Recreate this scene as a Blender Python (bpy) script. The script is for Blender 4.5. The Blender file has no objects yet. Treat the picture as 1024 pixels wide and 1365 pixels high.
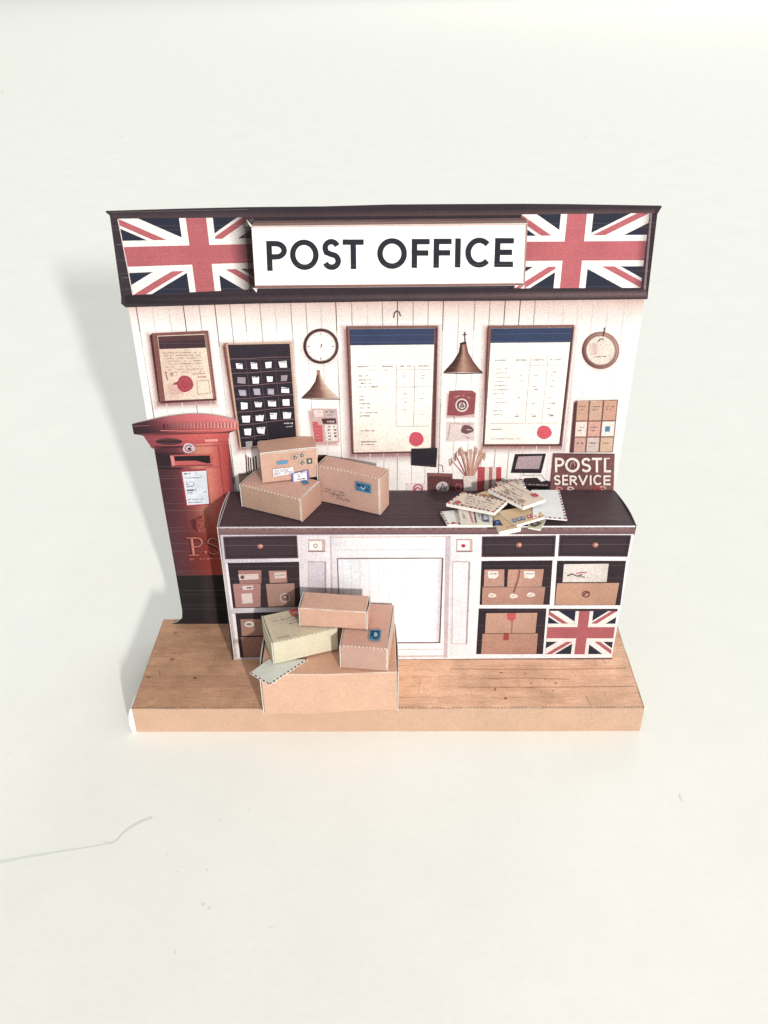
import bpy, math, random
from mathutils import Vector, noise
random.seed(7)
V = Vector
# ------------------------------------------------------------------ camera pose (solved from the photograph)
FPX = 1163.3238; PITCH = .5597; YAW = -.0113; ROLL = -.0089; CP = V((.1483, -17.3268, 18.0662))
fw = V((math.sin(YAW)*math.cos(PITCH), math.cos(YAW)*math.cos(PITCH), -math.sin(PITCH)))
r0 = V((math.cos(YAW), -math.sin(YAW), 0)); u0 = r0.cross(fw)
RR = r0*math.cos(ROLL)+u0*math.sin(ROLL); UU = -r0*math.sin(ROLL)+u0*math.cos(ROLL)
def ray(x, y): return fw+RR*((x-512)/FPX)-UU*((y-682.5)/FPX)

T = .87          # top of the base
D = 3.72         # plane of the back wall
ZC = 5.60        # counter top
scn = bpy.context.scene
COL = scn.collection

# ------------------------------------------------------------------ colours
def lin(v):
    v /= 255.
    return v/12.92 if v <= .04045 else ((v+.055)/1.055)**2.4
def C(r, g, b, k=.66):
    k *= .95
    return (lin(r)*k, lin(g)*k, lin(b)*k)
def mixc(a, b, t): return tuple(a[i]*(1-t)+b[i]*t for i in range(3))

# ------------------------------------------------------------------ materials (all procedural)
def base_mat(name, rough=.85, grain=.10, gscale=26, blot=.05, bscale=1.3, bump=.15, lines=0., spec=.25, wood=False, fibre=0.):
    m = bpy.data.materials.new(name); m.use_nodes = True
    nt = m.node_tree; N = nt.nodes; L = nt.links
    b = N['Principled BSDF']; b.inputs['Roughness'].default_value = rough
    b.inputs['Specular IOR Level'].default_value = spec
    at = N.new('ShaderNodeAttribute'); at.attribute_name = 'ink'
    tc = N.new('ShaderNodeTexCoord')
    col = at.outputs['Color']
    def noise_mul(col, scale, amt, stretch=None, detail=3):
        vec = tc.outputs['Object']
        if stretch:
            mp = N.new('ShaderNodeMapping'); mp.inputs['Scale'].default_value = stretch
            L.new(vec, mp.inputs['Vector']); vec = mp.outputs['Vector']
        nz = N.new('ShaderNodeTexNoise'); nz.inputs['Scale'].default_value = scale
        nz.inputs['Detail'].default_value = detail; nz.inputs['Roughness'].default_value = .7
        L.new(vec, nz.inputs['Vector'])
        mr = N.new('ShaderNodeMapRange'); mr.inputs[1].default_value = .3; mr.inputs[2].default_value = .7
        mr.inputs[3].default_value = 1-amt; mr.inputs[4].default_value = 1+amt
        L.new(nz.outputs['Fac'], mr.inputs[0])
        vm = N.new('ShaderNodeVectorMath'); vm.operation = 'SCALE'
        L.new(col, vm.inputs[0]); L.new(mr.outputs[0], vm.inputs['Scale'])
        return vm.outputs[0], nz
    nz = None
    if wood:
        col, _ = noise_mul(col, 1.0, .13, (.55, 3.2, 1), 5)
        col, _ = noise_mul(col, 3.5, .20, (.6, 9, 1), 6)
        col, _ = noise_mul(col, 7, .12, (.5, 14, 1), 4)
        br = N.new('ShaderNodeTexBrick')
        br.inputs['Color1'].default_value = (1, 1, 1, 1); br.inputs['Color2'].default_value = (.84, .82, .8, 1)
        br.inputs['Mortar'].default_value = (.52, .40, .33, 1); br.inputs['Scale'].default_value = 1
        br.inputs['Mortar Size'].default_value = .011; br.inputs['Mortar Smooth'].default_value = .9; br.inputs['Brick Width'].default_value = 3.7
        br.inputs['Row Height'].default_value = .43; br.offset = .37; br.offset_frequency = 3
        nzz = N.new('ShaderNodeTexNoise'); nzz.inputs['Scale'].default_value = .9
        L.new(tc.outputs['Object'], nzz.inputs['Vector'])
        ad = N.new('ShaderNodeVectorMath'); ad.operation = 'MULTIPLY_ADD'; ad.inputs[1].default_value = (.0, .14, 0)
        L.new(nzz.outputs['Color'], ad.inputs[0]); L.new(tc.outputs['Object'], ad.inputs[2]); L.new(ad.outputs[0], br.inputs['Vector'])
        vm = N.new('ShaderNodeMix'); vm.data_type = 'RGBA'; vm.blend_type = 'MULTIPLY'
        mk, _n = None, N.new('ShaderNodeTexNoise'); _n.inputs['Scale'].default_value = 1.1; L.new(tc.outputs['Object'], _n.inputs['Vector'])
        mr = N.new('ShaderNodeMapRange'); mr.inputs[1].default_value = .35; mr.inputs[2].default_value = .65; mr.inputs[3].default_value = .15; mr.inputs[4].default_value = .95
        L.new(_n.outputs['Fac'], mr.inputs[0]); L.new(mr.outputs[0], vm.inputs[0])
        L.new(col, vm.inputs[6]); L.new(br.outputs['Color'], vm.inputs[7]); col = vm.outputs[2]
    if blot: col, _ = noise_mul(col, bscale, blot)
    if fibre: col, _ = noise_mul(col, 9, fibre, (1, 1, 3))
    if grain: col, nz = noise_mul(col, gscale, grain, None, 2)
    if lines:      # faint pale lines left by the printer head
        sx = N.new('ShaderNodeSeparateXYZ'); L.new(tc.outputs['Object'], sx.inputs[0])
        acc = None
        for per, off in ((.71, .13), (1.13, .4)):
            a = N.new('ShaderNodeMath'); a.operation = 'ADD'; a.inputs[1].default_value = off+20*per; L.new(sx.outputs['Z'], a.inputs[0])
            mo = N.new('ShaderNodeMath'); mo.operation = 'MODULO'; mo.inputs[1].default_value = per; L.new(a.outputs[0], mo.inputs[0])
            lt = N.new('ShaderNodeMath'); lt.operation = 'LESS_THAN'; lt.inputs[1].default_value = .014; L.new(mo.outputs[0], lt.inputs[0])
            if acc:
                mx = N.new('ShaderNodeMath'); mx.operation = 'MAXIMUM'; L.new(acc, mx.inputs[0]); L.new(lt.outputs[0], mx.inputs[1]); acc = mx.outputs[0]
            else: acc = lt.outputs[0]
        ml = N.new('ShaderNodeMath'); ml.operation = 'MULTIPLY'; ml.inputs[1].default_value = lines; L.new(acc, ml.inputs[0])
        mi = N.new('ShaderNodeMix'); mi.data_type = 'RGBA'; mi.inputs[7].default_value = (.42, .36, .36, 1)
        L.new(ml.outputs[0], mi.inputs[0]); L.new(col, mi.inputs[6]); col = mi.outputs[2]
    L.new(col, b.inputs['Base Color'])
    if bump:
        n2 = N.new('ShaderNodeTexNoise'); n2.inputs['Scale'].default_value = 2.2; n2.inputs['Detail'].default_value = 7
        n2.inputs['Roughness'].default_value = .62
        L.new(tc.outputs['Object'], n2.inputs['Vector'])
        bp = N.new('ShaderNodeBump'); bp.inputs['Strength'].default_value = bump; bp.inputs['Distance'].default_value = .08
        L.new(n2.outputs['Fac'], bp.inputs['Height']); L.new(bp.outputs[0], b.inputs['Normal'])
    return m
M_print = base_mat('printed_card', grain=.21, gscale=27, blot=.08, bump=.12, lines=.09)
M_kraft = base_mat('kraft_print_card', grain=.14, gscale=34, blot=.05, bump=.22, fibre=.05)
M_dark = base_mat('dark_counter_print', grain=.14, gscale=30, blot=.1, bump=.2, lines=0, rough=.6, spec=.4, fibre=.08)
M_wood = base_mat('printed_floorboards', grain=.16, gscale=34, blot=.13, wood=True, bump=.12)
M_paper = base_mat('airmail_paper', grain=.06, gscale=30, blot=.05, bump=.2)
M_card = base_mat('white_card', grain=.03, gscale=30, blot=.03, bump=.08)
M_table = base_mat('white_table_surface', grain=.012, gscale=6, blot=.018, bscale=.35, bump=.03, rough=.7, spec=.08)

# ------------------------------------------------------------------ flat surfaces that carry print
class Surf:
    def __init__(s, o, eu, ev, nrm=None):
        s.o = V(o); s.n = V(nrm).normalized() if nrm is not None else V(eu).cross(V(ev)).normalized()
        s.eu = V(eu).normalized(); s.ev = V(ev).normalized()
    def px(s, x, y, lay=0.):
        d = ray(x, y); k = (s.o-CP).dot(s.n)/d.dot(s.n)
        return CP+d*k+s.n*lay
    def uv(s, u, v, lay=0.): return s.o+s.eu*u+s.ev*v+s.n*lay

def tag(o, label=None, cat=None, group=None, kind=None):
    if label: o['label'] = label
    if cat: o['category'] = cat
    if group: o['group'] = group
    if kind: o['kind'] = kind
def thing(name, loc, label, cat, group=None):
    o = bpy.data.objects.new(name, None); COL.objects.link(o); o.location = loc; o.empty_display_size = .3
    tag(o, label, cat, group); return o

class Part:
    allp = []
    def __init__(s, name, root, mat=M_print, parent=None, label=None, wob=None):
        s.root = root; s.v = []; s.f = []; s.c = []; s.wob = wob
        s.me = bpy.data.meshes.new(name); s.ob = bpy.data.objects.new(name, s.me); COL.objects.link(s.ob)
        s.ob.parent = (parent.ob if isinstance(parent, Part) else parent) or root
        if label: s.ob['label'] = label
        s.me.materials.append(mat); s.k = 0; Part.allp.append(s)
    def face(s, pts, col):
        b = len(s.v); s.v += [V(p) for p in pts]; s.f.append(tuple(range(b, b+len(pts))))
        if isinstance(col, tuple): col = [col]*len(pts)
        s.c.append(col)
    def poly(s, sf, pts, col, lay):
        s.k += 1; l = lay+(s.k % 16)*.0005
        s.face([sf.px(x, y, l) for x, y in pts], col)
    def rect(s, sf, x0, y0, x1, y1, col, lay): s.poly(sf, [(x0, y0), (x0, y1), (x1, y1), (x1, y0)], col, lay)
    def ell(s, sf, cx, cy, rx, ry, col, lay, n=28, wob=0):
        pts = []
        for i in range(n):
            a = -2*math.pi*i/n; k = 1+wob*math.sin(3*a+1)+wob*.6*math.sin(5*a)
            pts.append((cx+rx*k*math.cos(a), cy+ry*k*math.sin(a)))
        s.poly(sf, pts, col, lay)
    def ring(s, sf, cx, cy, rx, ry, w, col, lay, n=32, col2=None):
        l = lay
        for i in range(n):
            a, b = 2*math.pi*i/n, 2*math.pi*(i+1)/n
            c = col if col2 is None else mixc(col, col2, .5+.5*math.cos(a+.6))
            s.face([sf.px(cx+rx*math.cos(t)*q, cy+ry*math.sin(t)*q, l) for t, q in ((a, 1), (a, 1-w/rx), (b, 1-w/rx), (b, 1))], c)
    def stroke(s, sf, pts, w, col, lay, closed=False):
        s.k += 1; l = lay+(s.k % 16)*.0005
        n = len(pts); L = []
        for i in range(n):
            a = pts[i-1] if (i > 0 or closed) else None; b = pts[(i+1) % n] if (i < n-1 or closed) else None; p = pts[i]
            ds = []
            if a: ds.append((p[0]-a[0], p[1]-a[1]))
            if b: ds.append((b[0]-p[0], b[1]-p[1]))
            nn = []
            for dx, dy in ds:
                h = math.hypot(dx, dy) or 1; nn.append((-dy/h, dx/h))
            nx = sum(q[0] for q in nn); ny = sum(q[1] for q in nn); h = math.hypot(nx, ny) or 1; nx /= h; ny /= h
            k = 1/max(.5, nx*nn[0][0]+ny*nn[0][1]); k *= w/2
            L.append(((p[0]+nx*k, p[1]+ny*k), (p[0]-nx*k, p[1]-ny*k)))
        for i in range(n if closed else n-1):
            j = (i+1) % n
            s.face([sf.px(*q, l) for q in (L[i][0], L[i][1], L[j][1], L[j][0])], col)
    def quad3(s, a, b, c, d, col): s.face([a, b, c, d], col)
    def grad(s, sf, quad, cols, lay, nu=1, nv=1):
        """quad: px TL,TR,BR,BL; cols(u,v)->colour"""
        s.k += 1; l = lay+(s.k % 16)*.0005
        def q(u, v):
            (ax, ay), (bx, by), (cx, cy), (dx, dy) = quad
            return ((ax*(1-u)+bx*u)*(1-v)+(dx*(1-u)+cx*u)*v, (ay*(1-u)+by*u)*(1-v)+(dy*(1-u)+cy*u)*v)
        for i in range(nu):
            for j in range(nv):
                cs = [(i/nu, j/nv), (i/nu, (j+1)/nv), ((i+1)/nu, (j+1)/nv), ((i+1)/nu, j/nv)]
                s.face([sf.px(*q(u, v), l) for u, v in cs], [cols(u, v) for u, v in cs])
    def scribble(s, sf, x0, y0, x1, y1, h, col, lay, dens=.7, pale=.35):
        """a line of writing too small to read: separate small marks along a line"""
        L = math.hypot(x1-x0, y1-y0); t = 0; dx, dy = (x1-x0)/L, (y1-y0)/L
        while t < L:
            w = random.uniform(h*.5, h*2.6)
            if random.random() < dens:
                e = min(t+w, L); hh = h*random.uniform(.45, 1)
                s.poly(sf, [(x0+dx*t+dy*hh/2, y0+dy*t-dx*hh/2), (x0+dx*t-dy*hh/2, y0+dy*t+dx*hh/2),
                            (x0+dx*e-dy*hh/2, y0+dy*e+dx*hh/2), (x0+dx*e+dy*hh/2, y0+dy*e-dx*hh/2)], mixc(col, (.6, .55, .5), random.uniform(0, pale)), lay)
            t += w+h*.35
    def done(s):
        loc = V(s.root.location) if s.root else V((0, 0, 0))
        vs = s.v
        if s.wob:
            a, f = s.wob; vs = [p+noise.noise_vector(p*f+V((11.3, 4.1, 7.7)))*a for p in vs]
        s.me.from_pydata([p-loc for p in vs], [], s.f)
        at = s.me.color_attributes.new('ink', 'FLOAT_COLOR', 'CORNER')
        i = 0
        for cs in s.c:
            for c in cs:
                at.data[i].color = (c[0], c[1], c[2], 1); i += 1
        s.me.update()

def slab(p, sf, pts_px, th, col, side, lay0=0.):
    """a card outline given on a plane, with real thickness th towards the front (front face at lay0+th)"""
    fr = [sf.px(x, y, lay0+th) for x, y in pts_px]; bk = [q-sf.n*th for q in fr]
    p.face(fr, col); p.face(list(reversed(bk)), side)
    for i in range(len(fr)):
        j = (i+1) % len(fr); p.face([fr[i], bk[i], bk[j], fr[j]], side)

def arc(cx, cy, rx, ry, a0, a1, n=12):
    return [(cx+rx*math.cos(math.radians(a0+(a1-a0)*i/n)), cy+ry*math.sin(math.radians(a0+(a1-a0)*i/n))) for i in range(n+1)]
def glyph(ch, jit=0):
    """centre-line strokes in a unit box, y down"""
    g = {'P': [[(0, 1), (0, 0)], [(0, 0)]+arc(.45, .27, .55, .27, -90, 90, 10)+[(0, .54)]],
         'O': [arc(.5, .5, .5, .5, 0, 360, 28)[:-1]],
         'S': [arc(.5, .25, .47, .25, -20, -180, 8)+[(.03, .26), (.12, .42), (.5, .5)][1:]+arc(.5, .75, .5, .25, -60, 160, 10)],
         'T': [[(0, 0), (1, 0)], [(.5, 0), (.5, 1)]],
         'F': [[(0, 1), (0, 0)], [(0, 0), (1, 0)], [(0, .48), (.9, .48)]],
         'I': [[(.5, 0), (.5, 1)]],
         'C': [arc(.55, .5, .55, .5, -42, -318, 22)],
         'E': [[(0, 0), (0, 1)], [(0, 0), (1, 0)], [(0, .49), (.9, .49)], [(0, 1), (1, 1)]],
         'L': [[(0, 0), (0, 1)], [(0, 1), (1, 1)]],
         'R': [[(0, 1), (0, 0)], [(0, 0)]+arc(.45, .25, .5, .25, -90, 90, 8)+[(0, .5)], [(.4, .5), (1, 1)]],
         'V': [[(0, 0), (.5, 1)], [(.5, 1), (1, 0)]],
         '.': [[(.3, .92), (.7, .92)]]}
    return g[ch]
def letter(p, sf, ch, x0, y0, x1, y1, w, col, lay, slant=0.):
    x0 += w/2; x1 -= w/2; y0 += w/2; y1 -= w/2
    for i, st in enumerate(glyph(ch)):
        pts = [(x0+(x1-x0)*a+slant*(b-.5), y0+(y1-y0)*b) for a, b in st]
        closed = ch == 'O'
        if not closed and len(pts) == 2:   # square ends reach the box edge
            (ax, ay), (bx, by) = pts; h = math.hypot(bx-ax, by-ay) or 1
            e0 = w/2; pts = [(ax-(bx-ax)/h*e0, ay-(by-ay)/h*e0), (bx+(bx-ax)/h*e0, by+(by-ay)/h*e0)]
        p.stroke(sf, pts, w, col, lay+i*.0012, closed)

# Union flag on a px quad; cu = where the upright of the cross stands
def union_flag(p, sf, quad, cu, asp, lay, k=.66, fade=None):
    red, wh, bl = C(200, 110, 117, k), C(252, 244, 240, k*1.2), C(45, 49, 66, k)
    (ax, ay), (bx, by), (cx, cy), (dx, dy) = quad
    def q(X, Y):
        u, v = X/asp, Y
        return ((ax*(1-u)+bx*u)*(1-v)+(dx*(1-u)+cx*u)*v, (ay*(1-u)+by*u)*(1-v)+(dy*(1-u)+cy*u)*v)
    def clip(P, x0, y0, x1, y1):
        for f, g in ((lambda a: a[0]-x0, 0), (lambda a: x1-a[0], 0), (lambda a: a[1]-y0, 0), (lambda a: y1-a[1], 0)):
            o = []
            for i in range(len(P)):
                a, b = P[i-1], P[i]; fa, fb = f(a), f(b)
                if (fa >= 0) != (fb >= 0):
                    t = fa/(fa-fb); o.append((a[0]+(b[0]-a[0])*t, a[1]+(b[1]-a[1])*t))
                if fb >= 0: o.append(b)
            P = o
            if len(P) < 3: return []
        return P
    def add(P, c, l):
        if len(P) < 3: return
        cs = []
        for X, Y in P:
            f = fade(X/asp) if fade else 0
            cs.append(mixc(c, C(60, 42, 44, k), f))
        ar = sum(P[i-1][0]*P[i][1]-P[i][0]*P[i-1][1] for i in range(len(P)))
        if ar > 0: P = P[::-1]; cs = cs[::-1]
        p.face([sf.px(*q(*a), l) for a in P], cs)
    CX, CY = cu*asp, .5
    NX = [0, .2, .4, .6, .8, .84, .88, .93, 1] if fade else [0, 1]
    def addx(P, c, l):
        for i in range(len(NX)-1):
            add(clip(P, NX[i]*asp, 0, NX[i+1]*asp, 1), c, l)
    addx([(0, 0), (asp, 0), (asp, 1), (0, 1)], bl, lay)
    for (X, Y, s) in ((0, 0, 1), (0, 1, 1), (asp, 0, -1), (asp, 1, -1)):
        dx_, dy_ = CX-X, CY-Y; h = math.hypot(dx_, dy_); nx, ny = -dy_/h, dx_/h
        if ny < 0: nx, ny = -nx, -ny          # n points downwards
        e = .3
        def strip(o0, o1):
            return [(X-dx_*e+nx*o0, Y-dy_*e+ny*o0), (CX+nx*o0, CY+ny*o0), (CX+nx*o1, CY+ny*o1), (X-dx_*e+nx*o1, Y-dy_*e+ny*o1)]
        bx0, by0, bx1, by1 = min(X, CX), min(Y, CY), max(X, CX), max(Y, CY)
        addx(clip(strip(-.115, .115), bx0, by0, bx1, by1), wh, lay+.002)
        o = (.0, .078) if s > 0 else (-.078, 0)
        addx(clip(strip(*o), bx0, by0, bx1, by1), red, lay+.004)
    addx([(0, .29), (asp, .29), (asp, .71), (0, .71)], wh, lay+.006)
    addx([(CX-.215, 0), (CX+.215, 0), (CX+.215, 1), (CX-.215, 1)], wh, lay+.0065)
    addx([(0, .37), (asp, .37), (asp, .63), (0, .63)], red, lay+.008)
    addx([(CX-.13, 0), (CX+.13, 0), (CX+.13, 1), (CX-.13, 1)], red, lay+.0085)

# ------------------------------------------------------------------ folded card boxes
def fold_box(p, o, ex, ey, ez, w, d, h, cols, n=6, c=.022, edge=None, dots=(), taper=0.):
    """cols: dict front/right/back/left/top/bottom; edge colour shows where the card is scored and folded"""
    ex, ey, ez = V(ex), V(ey), V(ez); o = V(o)
    def P(a, b, z): return o+ex*(a*w)+ey*(b*d)+ez*(z*h)
    F = {'front': (P(0, 0, 0), ex*w, ez*h, -ey), 'right': (P(1, 0, 0), ey*d, ez*h, ex), 'back': (P(1, 1, 0), -ex*w, ez*h, ey),
         'left': (P(0, 1, 0), -ey*d, ez*h, -ex), 'top': (P(0, 0, 1), ex*w, ey*d, ez), 'bottom': (P(0, 1, 0), ex*w, -ey*d, -ez)}
    for k, (q, eu, ev, nn) in F.items():
        iu, iv = c/eu.length, c/ev.length; col = cols.get(k, cols['front'])
        us = [iu+(1-2*iu)*i/n for i in range(n+1)]; vs = [iv+(1-2*iv)*i/n for i in range(n+1)]
        for i in range(n):
            for j in range(n):
                p.face([q+eu*a+ev*b for a, b in ((us[i], vs[j]), (us[i+1], vs[j]), (us[i+1], vs[j+1]), (us[i], vs[j+1]))], col)
    # bevelled scored edges
    edge = edge or C(250, 238, 225)
    def E(nm, a, b, i1, i2, seg=0):
        """edge a-b, inward directions i1,i2"""
        a, b = V(a), V(b); dr = (b-a).normalized()
        a2, b2 = a+dr*c, b-dr*c
        N = max(n, 1) if not seg else seg
        for i in range(N):
            s0, s1 = a2.lerp(b2, i/N), a2.lerp(b2, (i+1)/N)
            cc = edge
            if seg: cc = mixc(edge, cols['top'], random.uniform(.1, .6)) if i % 2 else mixc(cols['front'], (.05, .04, .03), .18)
            else: cc = mixc(edge, cols.get(nm, cols['front']), random.uniform(.1, .75))
            p.face([s0+i1*c, s1+i1*c, s1+i2*c, s0+i2*c], cc)
    L = [('front', (0, 0, 1), (1, 0, 1), -ez, ey), ('front', (0, 0, 0), (1, 0, 0), ez, ey), ('front', (0, 0, 0), (0, 0, 1), ex, ey),
         ('front', (1, 0, 0), (1, 0, 1), -ex, ey), ('top', (0, 0, 1), (0, 1, 1), ex, -ez), ('top', (1, 0, 1), (1, 1, 1), -ex, -ez),
         ('top', (0, 1, 1), (1, 1, 1), -ey, -ez), ('back', (0, 1, 0), (0, 1, 1), ex, -ey), ('back', (1, 1, 0), (1, 1, 1), -ex, -ey),
         ('back', (0, 1, 0), (1, 1, 0), ez, -ey), ('left', (0, 0, 0), (0, 1, 0), ex, ez), ('right', (1, 0, 0), (1, 1, 0), -ex, ez)]
    for i, (nm, a, b, i1, i2) in enumerate(L):
        ln = (P(*a)-P(*b)).length
        E(nm, P(*a), P(*b), i1, i2, int(ln/.05) if i in dots else 0)
    for a in (0, 1):
        for b in (0, 1):
            for z in (0, 1):
                q = P(a, b, z); x = ex*(c if a == 0 else -c); y = ey*(c if b == 0 else -c); zz = ez*(c if z == 0 else -c)
                p.face([q+x+y, q+y+zz, q+x+zz], edge)
    return {k: Surf(q, eu, ev, nn) for k, (q, eu, ev, nn) in F.items()}

def end_flap(p, o, eu, ev, nn, w, h, col, gap=.02, lean=.03, th=.022, m=.004, side=None):
    """loose end panel of a folded box: a thin card standing just off the box, with its raw white edge showing"""
    o, eu, ev, nn = V(o), V(eu).normalized(), V(ev).normalized(), V(nn).normalized(); side = side or C(250, 248, 240)
    n = 6
    def q(u, v, t): 
        bow = lean*(.15+.85*math.sin(math.pi*min(1, max(0, u))))*(.25+.75*v)
        return o+eu*(m+(w-2*m)*u)+ev*(m+(h-2*m)*v)+nn*(gap+bow+t)
    for i in range(n):
        for j in range(n):
            a, b, c_, d_ = i/n, (i+1)/n, j/n, (j+1)/n
            p.face([q(a, c_, th), q(b, c_, th), q(b, d_, th), q(a, d_, th)], col)
            p.face([q(a, d_, 0), q(b, d_, 0), q(b, c_, 0), q(a, c_, 0)], side)
    for i in range(n):
        a, b = i/n, (i+1)/n
        p.face([q(a, 1, 0), q(a, 1, th), q(b, 1, th), q(b, 1, 0)], side); p.face([q(a, 0, 0), q(b, 0, 0), q(b, 0, th), q(a, 0, th)], side)
        p.face([q(0, a, 0), q(0, a, th), q(0, b, th), q(0, b, 0)], side); p.face([q(1, a, 0), q(1, b, 0), q(1, b, th), q(1, a, th)], side)

# ================================================================== THE TABLE
bd = Part('table_surface', None, M_table)
tcol = (.915, .912, .866)
for (y0, y1) in ((-60, -30), (-30, -10), (-10, 0), (0, 10), (10, 25), (25, 60), (60, 150), (150, 500), (500, 1500)):
    bd.face([(-700, y0, 0), (700, y0, 0), (700, y1, 0), (-700, y1, 0)], tcol)
tab = Surf((0, 0, 0), (1, 0, 0), (0, 1, 0))
g1 = (.72, .735, .70)
def crack(pts, w, col, lay=.004):
    # tapered hairline crease lying in the surface
    for i in range(len(pts)-1):
        (ax, ay), (bx, by) = pts[i], pts[i+1]
        h = math.hypot(bx-ax, by-ay); nx, ny = -(by-ay)/h, (bx-ax)/h
        w0 = w*(1-.8*i/(len(pts)-1)); w1 = w*(1-.8*(i+1)/(len(pts)-1))
        bd.face([tab.px(ax+nx*w0, ay+ny*w0, lay+i*.0003), tab.px(bx+nx*w1, by+ny*w1, lay+i*.0003), tab.px(bx-nx*w1, by-ny*w1, lay+i*.0003), tab.px(ax-nx*w0, ay-ny*w0, lay+i*.0003)], col)
crack([(-4, 1150), (30, 1144), (70, 1137), (110, 1131), (145, 1125)], 1.9, (.79, .80, .76))
crack([(203, 1090), (190, 1095), (175, 1103), (163, 1112), (158, 1119), (150, 1125), (138, 1123)], 1.5, (.77, .78, .74), .008)
for (x, y, a, b) in ((293, 1094, 1.2, 2), (333, 1079, .7, 2.5), (223, 1139, 2, .9), (236, 1162, 2.4, .8), (276, 1160, 1.5, 2), (907, 1062, 1.4, 3.4), (909, 1067, 1.0, 1.6),
                     (271, 1206, 3, 2), (279, 1211, 2.2, 1.6), (163, 182, 1.2, 1.5), (234, 1270, 1.5, 3), (3, 122, 1.5, 2), (362, 1237, 2.4, .8), (331, 1251, 1, 1), (780, 183, 1, 1.6), (340, 1267, 1, .9), (12, 1005, 1.2, 1)):
    bd.ell(tab, x, y, a, b, (.79, .79, .75), .004, 8, .15)
tag(bd.ob, kind='structure')

# ================================================================== BASE
base = thing('base_platform', (0, 1.8, 0), 'low tan paper platform printed with wooden floorboards, carrying the whole model', 'platform')
bl, br_, BL, BR = V((-7, 0, T)), V((7, .02, T)), V((-6.98, D+.14, T)), V((7.03, D+.10, T))
pk = C(234, 194, 166, .62)
p = Part('floor_print', base, M_wood)
n = 10
def bq(u, v): return bl.lerp(br_, u).lerp(BL.lerp(BR, u), v)
for i in range(28):
    for j in range(8):
        cs = [(i/28, j/8), ((i+1)/28, j/8), ((i+1)/28, (j+1)/8), (i/28, (j+1)/8)]
        def cc(u, v):
            k = .9+.1*noise.noise(V((u*5, v*3, 2)))
            c0 = mixc(C(200, 154, 124, 1.08), C(236, 190, 160, 1.12), min(1, max(0, (u-.1)/.55)))
            return tuple(x*k for x in c0)
        p.face([bq(.0005+.999*a, .002+.996*b) for a, b in cs], [cc(a, b) for a, b in cs])
flo = Surf(bl, (1, 0, 0), (0, 1, 0))
for (x, y, a, b, dk) in ((230, 879, 3, 1.6, .4), (260, 904, 2.6, 1.6, .25), (198, 903, 2, 1, .35), (234, 844, 3, 1.4, .6), (668, 897, 2.2, .9, .35), (682, 904, 1.4, .6, .4),
                         (708, 911, 1.4, .7, .3), (727, 905, 1.6, .8, .35), (741, 911, 1.6, .8, .3), (674, 931, 2.4, 1.2, .35), (700, 898, 1.2, .6, .5), (737, 921, 1.5, .6, .6), (660, 919, 1, 2.6, .55), (806, 883, 1.2, .6, .6), (213, 897, 1, 3, .6)):
    p.ell(flo, x, y, a, b, C(120*dk+110, 80*dk+78, 60*dk+58, .95), .003, 10, .1)
for pts in ([(262, 870), (266, 865), (270, 861)], [(690, 885), (694, 890)], [(719, 918), (723, 923), (722, 926)], [(600, 894), (606, 899)], [(272, 877), (268, 882)], [(560, 905), (558, 925)],
            [(225, 885), (243, 870)], [(205, 872), (235, 871), (268, 868)], [(780, 926), (788, 940)], [(640, 905), (700, 904), (760, 906)], [(610, 916), (690, 917), (845, 915)], [(600, 892), (720, 893), (835, 891)]):
    p.stroke(flo, pts, .55, C(196, 152, 126, .98), .0035)
# punched line along the front fold
for i in range(150):
    a = i/150; q0 = bq(a+.001, .004); q1 = bq(a+.0042, .004)
    if random.random() < .7: p.face([q0+V((0, .012, .008)), q1+V((0, .012, .008)), q1+V((0, .032, .008)), q0+V((0, .032, .008))], C(150, 108, 82, .9))
p = Part('edge_band', base, M_kraft, wob=(.012, .9))
def band(a, b, dz, col, nn=24, out=0.):
    for i in range(nn):
        for j in range(2):
            u0, u1 = i/nn, (i+1)/nn; z0, z1 = j/2, (j+1)/2
            A = a.lerp(b, u0); B = a.lerp(b, u1)
            def q(A, z): return V((A.x, A.y, T*(1-z)+.0))-V((0, 0, .0))
            p.face([q(A, z1), q(B, z1), q(B, z0), q(A, z0)], col)
band(bl, br_, T, pk); band(br_, BR, T, C(215, 185, 160)); band(BL, bl, T, pk); band(BR, BL, T, pk)
p.face([V((6.97, -.02, T-.05)), V((7.07, -.03, T-.03)), V((7.08, .03, T+.03)), V((6.99, .01, T+.008))], C(248, 240, 228, .8))
# scored top rim, pale where the print has cracked
for (a, b) in ((bl, br_), (br_, BR), (BR, BL), (BL, bl)):
    for i in range(40):
        A, B = a.lerp(b, i/40), a.lerp(b, (i+1)/40); cen = V((0, D/2, T))
        def inn(q): return V((q.x+(.03 if q.x < 0 else -.03) if abs(abs(q.x)-7) < .06 else q.x, q.y+(.045 if q.y < 1 else -.045), q.z))
        k = random.uniform(.2, .9)
        def tin(q): return V((q.x-math.copysign(.022, q.x)*(abs(q.x) > 6.9), q.y+(.022 if q.y < .05 else (-.022 if q.y > D else 0)), T+.004))
        od = ((A+B)/2-cen); od = V((math.copysign(1, od.x), 0, 0)) if (a.x-b.x)**2 < .1 else V((0, math.copysign(1, od.y), 0))
        p.face([A-V((0, 0, .014))+od*.004, B-V((0, 0, .014))+od*.004, tin(B), tin(A)], mixc(C(236, 218, 198), pk, k))
p = Part('end_flap', base, M_card, label='white card flap showing at the left end of the platform')
fq = [V((-7.004, -.012, .01)), V((-7.10, -.03, .0)), V((-7.15, -.02, .30)), V((-7.13, .0, .62)), V((-7.06, .01, T-.02)), V((-7.004, .0, T-.01))]
fw_ = C(252, 250, 244, .82)
p.face(fq, fw_)
bq_ = [q+V((0, .55, 0)) for q in fq]
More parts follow.
